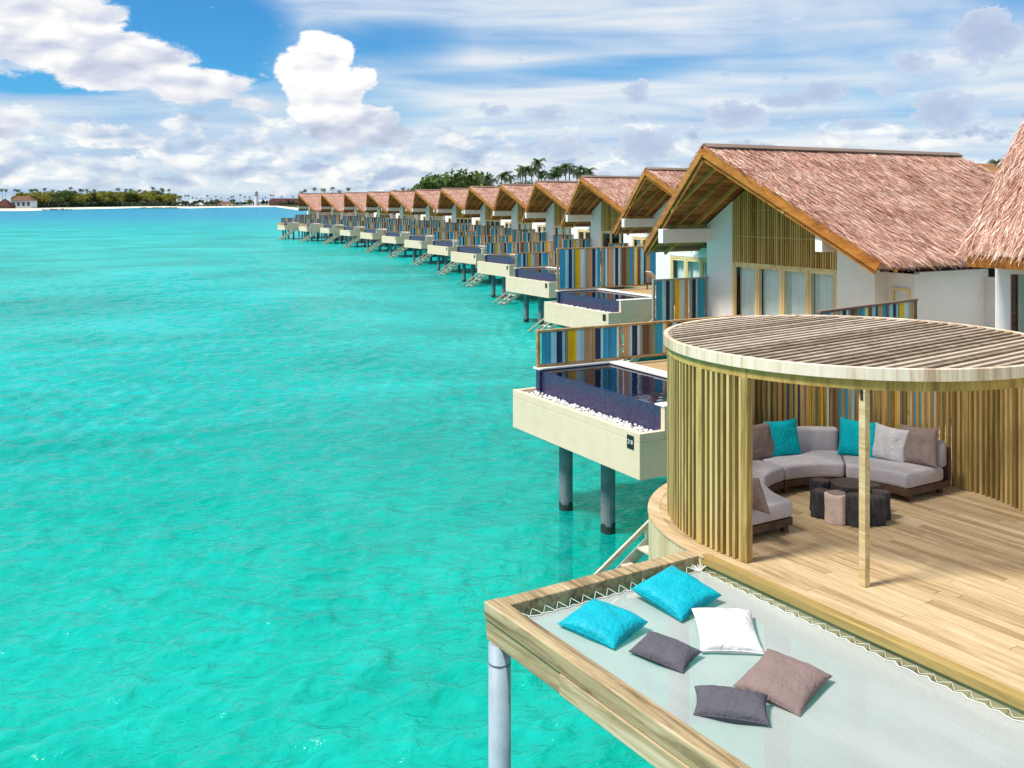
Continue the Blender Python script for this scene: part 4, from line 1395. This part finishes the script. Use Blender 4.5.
def sofa_cushions():
    zs = DZ + .44
    for i, (lb, mt, ang, r, sx, sy, th, lean, roll) in enumerate([
        ('turquoise square cushion leaning on the left part of the curved sofa', 'teal_fabric', 107, 1.80, .60, .57, .17, 14, 0.03),
        ('turquoise square cushion leaning on the right part of the sofa behind the post', 'teal_fabric', 68, 1.80, .60, .58, .18, 16, -.06),
        ('light grey cushion between the turquoise and taupe ones on the sofa', 'light_grey_fabric', 53, 1.78, .54, .54, .16, 16, -.10),
        ('taupe square cushion at the right end of the sofa', 'taupe_fabric', 40, 1.86, .62, .60, .18, 16, .08),
        ('taupe cushion partly hidden by the slats at the left back of the sofa', 'taupe_fabric', 121, 1.80, .58, .56, .16, 14, 0.0),
        ('taupe cushion at the near left end of the sofa behind the slats', 'taupe_fabric', 212, 2.06, .52, .50, .15, 18, -.1)]):
        a = R(ang)
        x, y = OC[0] + r * math.cos(a), OC[1] + r * math.sin(a)
        cushion(lb, mt, (x, y, zs + sy * .46), a + PI, sx, sy, th, (roll, 0), seed=20 + i, lean=R(lean))
sofa_cushions()

def own_fence():
    F = make_fence('boundary_fence', 'coloured board fence standing right behind the pavilion and its sofa', 'fence', 6.6, .002, 1.75, [.03, 1.7, 3.4, 5.0, 6.57], start=3,
                   patt=[('tan', 2), ('yellow', 1), ('olive', 2), ('yellow', 2), ('pale', 1), ('brown', 2), ('grey', 1), ('teal', 4), ('sky', 1), ('tan', 2), ('teal', 2), ('pale', 1), ('brown', 2), ('navy', 1)])
    F.location = OT @ Vector((-2.86, .3, 0)); F.rotation_euler = (0, 0, ORZ)
own_fence()

def own_villa():
    H = own('steep_thatched_house', 'house with a steep shaggy thatched roof at the right edge behind the pavilion', 'villa')
    # local corner of the far eave
    x0, y0, ze = -2.40, 6.25, 3.58
    x1 = 12.0
    rise, run = 6.6, 4.4
    E0, E1 = (x0, y0, ze), (x1, y0, ze)
    M0, M1 = (x0 + .10, y0 + run * .55, ze + rise * .46), (x1, y0 + run * .55, ze + rise * .46)
    T0, T1 = (x0 + .3, y0 + run, ze + rise), (x1, y0 + run, ze + rise)
    m = MB()
    B0, B1 = (x0 + .3, y0 + 2 * run, ze), (x1, y0 + 2 * run, ze)
    m.add([E0, E1, M1, M0], [(0, 1, 2, 3)]); m.add([M0, M1, T1, T0], [(0, 1, 2, 3)]); m.add([T0, T1, B1, B0], [(0, 1, 2, 3)])
    m.add([E0, M0, T0, B0], [(0, 1, 2, 3)])
    dn = Vector((0, 0, -.12))
    m.add([E0, E1, Vector(E1) + dn, Vector(E0) + dn], [(0, 1, 2, 3)])
    X6 = lambda p: (min(p[0], 5.0), p[1], p[2])
    thatch(m, E0, X6(E1), M0, X6(M1), 480, .34, .019, .09, fringe=False, lift=.06, sk=.2)
    thatch(m, M0, X6(M1), T0, X6(T1), 360, .5, .021, .10, fringe=False, lift=.07, sk=.22)
    # shaggy verge on the far side
    for pa, pb, n in ((E0, M0, 420), (M0, T0, 420)):
        pa, pb = Vector(pa), Vector(pb)
        for _ in range(n):
            q = pa.lerp(pb, random.random()) + Vector((random.uniform(-.02, .2), random.uniform(0, .25), random.uniform(-.1, .04)))
            d = (pa - pb).normalized() * random.uniform(.25, .5) + Vector((-random.uniform(.0, .16), random.uniform(-.05, .1), random.uniform(-.04, .08)))
            sd = Vector((.004, .011, .008)) * random.uniform(.6, 1.3)
            m.add([q - sd, q + sd, q + d + sd * .3, q + d - sd * .3], [(0, 1, 2, 3)])
    m.build('roof_thatch', 'thatch', H)
    m = MB(); m.box(x0 + .12, x1, y0 + .03, y0 + .09, ze - .36, ze - .125); m.build('eave_board', 'barge_wood', H, .006)
    m = MB(); m.box(x0 + .12, x1, y0 + .092, y0 + 1.5, ze - .20, ze - .16); m.box(x0 + .12, x0 + .2, y0 + .092, y0 + 2 * run - .3, ze - .36, ze - .05); m.build('soffit', 'soffit_wood', H)
    m = MB()
    m.box(x0 + .05, x0 + .365, y0 + 1.1, y0 + 1.3, 0.003, ze - .2); m.box(x0 + 3.2, x1, y0 + 1.1, y0 + 1.3, .003, ze - .2)
    m.box(x0 + .05, x0 + .25, y0 + 1.303, y0 + 2 * run - .5, .003, ze - .2)
    m.box(x0 + .3675, x0 + 3.1975, y0 + 1.1, y0 + 1.3, 3.05, ze - .2)
    m.build('wall', 'white_render', H)
    m = MB(); m.box(x0 + .37, x0 + .45, y0 + 1.14, y0 + 1.24, .003, 3.047); m.box(x0 + 2.2, x0 + 2.28, y0 + 1.14, y0 + 1.24, .003, 3.047); m.box(x0 + .4505, x0 + 2.1995, y0 + 1.14, y0 + 1.24, 3.0415, 3.047)
    fr = m.build('door_frame', 'dark_teak', H)
    m = MB(); m.add([(x0 + .4505, y0 + 1.18, .01), (x0 + 2.1995, y0 + 1.18, .01), (x0 + 2.1995, y0 + 1.18, 3.04), (x0 + .4505, y0 + 1.18, 3.04)], [(0, 1, 2, 3)]); m.build('pane', 'window_glass', fr)
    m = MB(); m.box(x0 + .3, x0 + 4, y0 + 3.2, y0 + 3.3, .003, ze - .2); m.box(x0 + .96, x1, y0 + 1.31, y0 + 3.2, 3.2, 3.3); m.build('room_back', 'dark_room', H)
own_villa()
# ------------------------------------------------------------------ trees and the far island
def palm_mesh(h, seed, nf=15, fl=3.4):
    rnd = random.Random(seed)
    m = MB()
    lx, ly = rnd.uniform(-.12, .12) * h, rnd.uniform(-.1, .1) * h
    def tp(t): return Vector((lx * t * t, ly * t * t, h * t))
    m.tube([tp(t / 6) for t in range(7)], .28, 7, 0, True, .16)
    top = tp(1)
    for k in range(nf):
        az = 2 * PI * k / nf + rnd.uniform(-.25, .25)
        el0 = rnd.uniform(-.25, 1.15)
        d = Vector((math.cos(az), math.sin(az), 0))
        side = Vector((-math.sin(az), math.cos(az), 0))
        L = fl * rnd.uniform(.8, 1.15)
        p = top.copy(); el = el0
        n = 7
        pts = [p.copy()]
        for i in range(n):
            p = p + (d * math.cos(el) + Vector((0, 0, math.sin(el)))) * (L / n)
            el -= rnd.uniform(.20, .32)
            pts.append(p.copy())
        for i in range(n):
            for half in (0, .5):
                q = pts[i].lerp(pts[i + 1], half)
                ll = L * .30 * (1 - ((i + half) / n - .35) ** 2 * 1.6)
                dr = (pts[i + 1] - pts[i]).normalized()
                for sg in (1, -1):
                    tip = q + side * (sg * ll * .75) + dr * ll * .55 + Vector((0, 0, -ll * rnd.uniform(.25, .6)))
                    w = dr * .13 * L / 3.4
                    m.add([q - w, q + w, tip + w * .25, tip - w * .25], [(0, 1, 2, 3)], 1)
    return m
def broad_mesh(h, wid, seed, nleaf=900, leaf=0.5, umbrella=False):
    rnd = random.Random(seed)
    m = MB()
    th = h * (.45 if umbrella else .3)
    m.tube([(0, 0, -.5), (rnd.uniform(-.2, .2), 0, th * .6), (rnd.uniform(-.4, .4), rnd.uniform(-.3, .3), th)], .03 * h, 7, 0, True, .018 * h)
    cl = []
    for k in range(rnd.randint(9, 14)):
        az = rnd.uniform(0, 2 * PI); r = wid * .5 * math.sqrt(rnd.random()) * .8
        zc = th + (h - th) * ((.45 + .35 * rnd.random()) if umbrella else rnd.uniform(.12, .8)) * (1 - .35 * (r / (wid * .5)) ** 2)
        c = Vector((r * math.cos(az), r * math.sin(az), zc))
        cl.append((c, wid * rnd.uniform(.13, .24)))
        m.tube([(0, 0, th * .8), (c.x * .5, c.y * .5, (th + c.z) / 2), c], .012 * h, 5, 0, False, .005 * h)
    for i in range(nleaf):
        c, rr = rnd.choice(cl)
        d = Vector((rnd.gauss(0, 1), rnd.gauss(0, 1), rnd.gauss(0, .7))).normalized()
        p = c + Vector((d.x, d.y, d.z * .75)) * rr * (rnd.random() ** .4) * 1.05
        a = Vector((rnd.gauss(0, 1), rnd.gauss(0, 1), rnd.gauss(0, 1))).normalized()
        nn = (d + a * .7).normalized()
        b = nn.cross(a).normalized() * leaf * rnd.uniform(.5, 1.1)
        c2 = nn.cross(b).normalized() * leaf * rnd.uniform(.4, .8)
        m.add([p - b - c2 * .4, p + c2, p + b - c2 * .2, p - c2], [(0, 1, 2, 3)], 1)
    return m

def trees():
    palms = []
    for i in range(4): palms.append(palm_mesh(17 + i, 50 + i, 16, 3.3))
    pm = [p.build('coconut_palm', ['bark', 'palm_leaf']) for p in palms]
    bm_ = []
    spec = [('leaf_green', 13, 15, False), ('leaf_yellow', 12, 15, False), ('leaf_dark', 12, 13, False), ('leaf_green', 14, 17, True), ('leaf_yellow', 11, 13, False)]
    for i, (lm, h, w, um) in enumerate(spec):
        bm_.append(broad_mesh(h, w, 80 + i, 900, .75, um).build('broadleaf_tree', ['bark', lm]))
    used = set()
    def put(src, px, d, z, sc, label, cat, group):
        if src.name in used: o = src.copy(); COL.objects.link(o)
        else: o = src; used.add(src.name)
        o.location = at(px, d, z); o.scale = (sc, sc, sc * random.uniform(.94, 1.06)); o.rotation_euler = (0, 0, random.uniform(0, 6.28))
        tag(o, label, cat, group)
    ords = lambda n: '%d%s' % (n, 'th' if 10 <= n % 100 <= 20 else {1: 'st', 2: 'nd', 3: 'rd'}.get(n % 10, 'th'))
    # far island, left to right
    def shore(px):
        ks = [(-160, 800), (0, 832), (60, 985), (115, 1130), (135, 1260), (165, 1330), (190, 1180), (205, 1290), (240, 1420), (275, 1560), (300, 900), (330, 720), (420, 700), (1200, 700)]
        for (a, da), (b, db) in zip(ks, ks[1:]):
            if a <= px <= b: return da + (db - da) * (px - a) / (b - a)
        return 900
    n = 0
    for px in np.linspace(24, 172, 44):
        n += 1
        d = shore(px) + random.uniform(75, 190)
        hgt = random.uniform(15.5, 19.5) * d / 1100 * (0.86 if px > 150 else 1.0)
        k = random.choice([0, 0, 1, 1, 2, 3, 4])
        put(bm_[k], px + random.uniform(-1.5, 1.5), d, 1.5, hgt / spec[k][1] * 1.12, 'broad leafy tree of the beach wood, %s from the white house' % ords(n), 'tree', 'broad trees on the far island')
    n = 0
    for px in list(np.linspace(2, 170, 34)):
        n += 1
        d = shore(px) + random.uniform(150, 300)
        hgt = random.uniform(16.0, 20.0) * d / 1100 * (1.22 if n in (15, 30) else 1.0)
        put(pm[n % 4], px + random.uniform(-2, 2), d, 2, hgt / (17 + n % 4), 'palm rising above the beach wood, %s from the left edge of the photo' % ords(n), 'palm tree', 'palms on the far island')
    n = 0
    for px in (176, 181, 184, 188, 193, 198, 203, 207, 212, 217, 222, 227, 231, 235, 239, 244, 249, 262, 266, 270, 274, 282, 292):
        n += 1
        d = shore(px) + random.uniform(90, 200)
        put(pm[n % 4], px + random.uniform(-1, 1), d, 2, random.uniform(9, 14.5) * d / 1250 / (17 + n % 4), 'low palm on the open beach, %s right of the wood' % ords(n), 'palm tree', 'palms on the open beach')
    n = 0
    for px in (176, 179, 183, 186, 191, 196, 201, 206, 211, 216, 221, 226, 232, 237, 243, 249, 264, 272, 281, 290):
        n += 1
        k = (2, 0, 2)[n % 3]
        d = shore(px) + random.uniform(60, 110)
        put(bm_[k], px, d, 1.5, random.uniform(7, 10.5) * d / 1250 / spec[k][1], 'low bush on the open beach, %s right of the wood' % ords(n), 'bush', 'bushes on the open beach')
    # heads of palms over the far roofs
    n = 0
    for px, y in ((301, 191), (306, 190.5), (316, 189), (324, 190), (332, 188.5), (338, 190.5), (347, 188.5), (395, 189.5), (402, 189), (414, 185.5), (424, 189)):
        n += 1
        d = 760
        hgt = CAM_Z + (202 - y) / 960 * d - 1.5
        put(pm[n % 4], px, d, 1.5, hgt / (17.5 + n % 4), 'palm head showing over the far roofs, %s from the left' % ords(n), 'palm tree', 'palms behind the far roofs')
    # nearer grove behind the row
    n = 0
    for px, y, d, k in ((412, 187, 520, 2), (423, 186, 480, 0), (432, 183, 390, 2), (442, 179, 400, 0), (452, 176, 380, 3), (461, 175, 380, 3), (470, 179, 395, 0), (478, 184, 400, 2), (486, 179, 340, 0), (497, 176, 330, 4), (508, 178, 340, 0),
                        (520, 176, 320, 0), (531, 178, 330, 4), (543, 179, 330, 2), (556, 179, 320, 0), (566, 180, 310, 2), (578, 177, 320, 0), (588, 175, 300, 4), (597, 180, 310, 2), (607, 178, 310, 0), (616, 180, 310, 4), (628, 178, 310, 2)):
        n += 1
        hgt = CAM_Z + (202 - y) / 960 * d - 1.0
        put(bm_[k], px, d, 1.0, hgt / spec[k][1] * (1.13 if px < 483 else .92), 'broad tree of the grove behind the roofs, %s from its left end' % ords(n), 'tree', 'grove behind the villa roofs')
    n = 0
    for px, y, d in ((437, 180, 360), (491, 173, 310), (500, 172, 300), (512, 174, 320), (526, 165, 290), (539, 160.5, 285), (549, 168, 300), (557, 166, 295), (565, 162, 285), (574, 168, 300), (583, 165, 290), (593, 170, 300), (505, 169, 300), (518, 171, 310), (521, 167.5, 295), (533, 167, 300), (544, 166, 290), (553, 170, 305), (560, 169, 300), (570, 165, 290), (579, 168, 295), (588, 168, 300), (598, 173, 300), (486, 176, 320), (495, 175, 320), (603, 175, 310), (612, 176, 300), (622, 175, 310)):
        n += 1
        hgt = CAM_Z + (202 - y) / 960 * d - 1.0
        put(pm[n % 4], px, d, 1.0, hgt / (18.5 + n % 4), 'coconut palm of the grove behind the roofs, %s from its left end' % ords(n), 'palm tree', 'palms of the grove behind the roofs')
    put(pm[1], 992, 200, 1.0, (CAM_Z + (202 - 166) / 960 * 200) / 19.5, 'lone palm showing between the two thatched roofs at the right', 'palm tree', None)
trees()
def undergrowth():
    m = MB()
    rnd = random.Random(4)
    for i in range(5200):
        px = rnd.uniform(26, 176)
        d = 832 + (px - 0) * 2.9 + rnd.uniform(78, 150)
        x, y, _ = at(px, d)
        z = 1.5 + 6.0 * rnd.random() ** 1.5
        s = rnd.uniform(.8, 1.9)
        a = Vector((rnd.gauss(0, 1), rnd.gauss(0, 1), rnd.gauss(0, 1))).normalized() * s
        b = a.cross(Vector((rnd.gauss(0, 1), rnd.gauss(0, 1), rnd.gauss(0, 1)))).normalized() * s * .7
        c = Vector((x, y, z))
        m.add([c - a, c - b, c + a, c + b], [(0, 1, 2, 3)])
    o = m.build('undergrowth', 'leaf_dark')
    o['kind'] = 'stuff'; o['label'] = 'dark shrubs growing between the trunks of the beach wood'; o['category'] = 'shrubs'
undergrowth()

def far_house(name, label, cat, px0, px1, d, zw, zr_, wall, roof, nwin, hip=.25, group=None):
    x0, x1 = at(px0, d)[0], at(px1, d)[0]
    w, dep = x1 - x0, 12
    T = thing(name, label, cat, ((x0 + x1) / 2, d, 1.2), 0, group)
    m = MB(); m.box(-w / 2, w / 2, 0, dep, 0, zw); m.build('wall', wall, T)
    o = .06 * w
    m = MB()
    m.add([(-w / 2 - o, -1, zw), (w / 2 + o, -1, zw), (w / 2 + o, dep + 1, zw), (-w / 2 - o, dep + 1, zw), (-w / 2 + w * hip, dep / 2, zr_), (w / 2 - w * hip, dep / 2, zr_)],
          [(0, 1, 5, 4), (1, 2, 5), (2, 3, 4, 5), (3, 0, 4), (3, 2, 1, 0)])
    m.build('roof', roof, T)
    for i in range(nwin):
        x = -w / 2 + w * (i + .5) / nwin
        m = MB(); m.box(x - w / nwin * .22, x + w / nwin * .22, -.12, -.002, zw * .35, zw * .8); m.build('window', 'far_window', T)
    return T
def far_buildings():
    far_house('beach_house', 'white beach house with a dark red roof at the left end of the island', 'house', 11, 31, 930, 8.0, 12.5, 'far_white_wall', 'far_brown_roof', 4, .2)
    far_house('beach_hut', 'dark red thatched hut at the left edge of the photo', 'hut', -6, 9, 900, 2.6, 9.5, 'far_brown_roof', 'villa_red_roof', 2, .45)
    far_house('beach_house', 'pale house half hidden in trees at the right end of the beach wood', 'house', 147, 157, 1390, 7, 10, 'far_white_wall', 'far_brown_roof', 3, .3)
    far_house('beach_house', 'pale low house among the trees of the beach wood', 'house', 126, 142, 1370, 6, 9, 'far_white_wall', 'far_brown_roof', 4, .3)
    far_house('beach_pavilion', 'low pale blue roofed pavilion on the open beach', 'pavilion', 180, 200, 1330, 3.5, 7, 'far_white_wall', 'far_white_wall', 5, .15)
    far_house('beach_pavilion', 'low brown roofed shelter in the middle of the open beach', 'pavilion', 206, 232, 1420, 3.0, 7.5, 'far_white_wall', 'far_brown_roof', 6, .2)
    far_house('beach_hall', 'white hall beside the lighthouse tower', 'building', 243, 269, 1600, 7.5, 9, 'far_white_wall', 'far_white_wall', 6, .1)
    far_house('long_boathouse', 'long dark red building right of the lighthouse tower', 'building', 269, 299, 1580, 5.5, 12.5, 'far_brown_roof', 'villa_red_roof', 7, .04)
    x, y, _ = at(257, 1590)
    T = thing('lighthouse_tower', 'white lighthouse tower with a dark lantern top on the far beach', 'lighthouse', (x, y - 3, 1.2))
    m = MB(); m.tube([(0, 0, 0), (0, 0, 18)], 3.9, 14, 0, True, 2.9); m.build('tower', 'far_white_wall', T)
    m = MB(); m.tube([(0, 0, 18), (0, 0, 18.8)], 4.2, 14); m.build('gallery', 'far_window', T)
    m = MB(); m.tube([(0, 0, 18.8), (0, 0, 21.6)], 2.3, 12); m.build('lantern', 'far_white_wall', T)
    m = MB(); m.tube([(0, 0, 21.6), (0, 0, 24.6)], 3.6, 12, 0, True, .3); m.build('lantern_roof', 'far_window', T)
far_buildings()
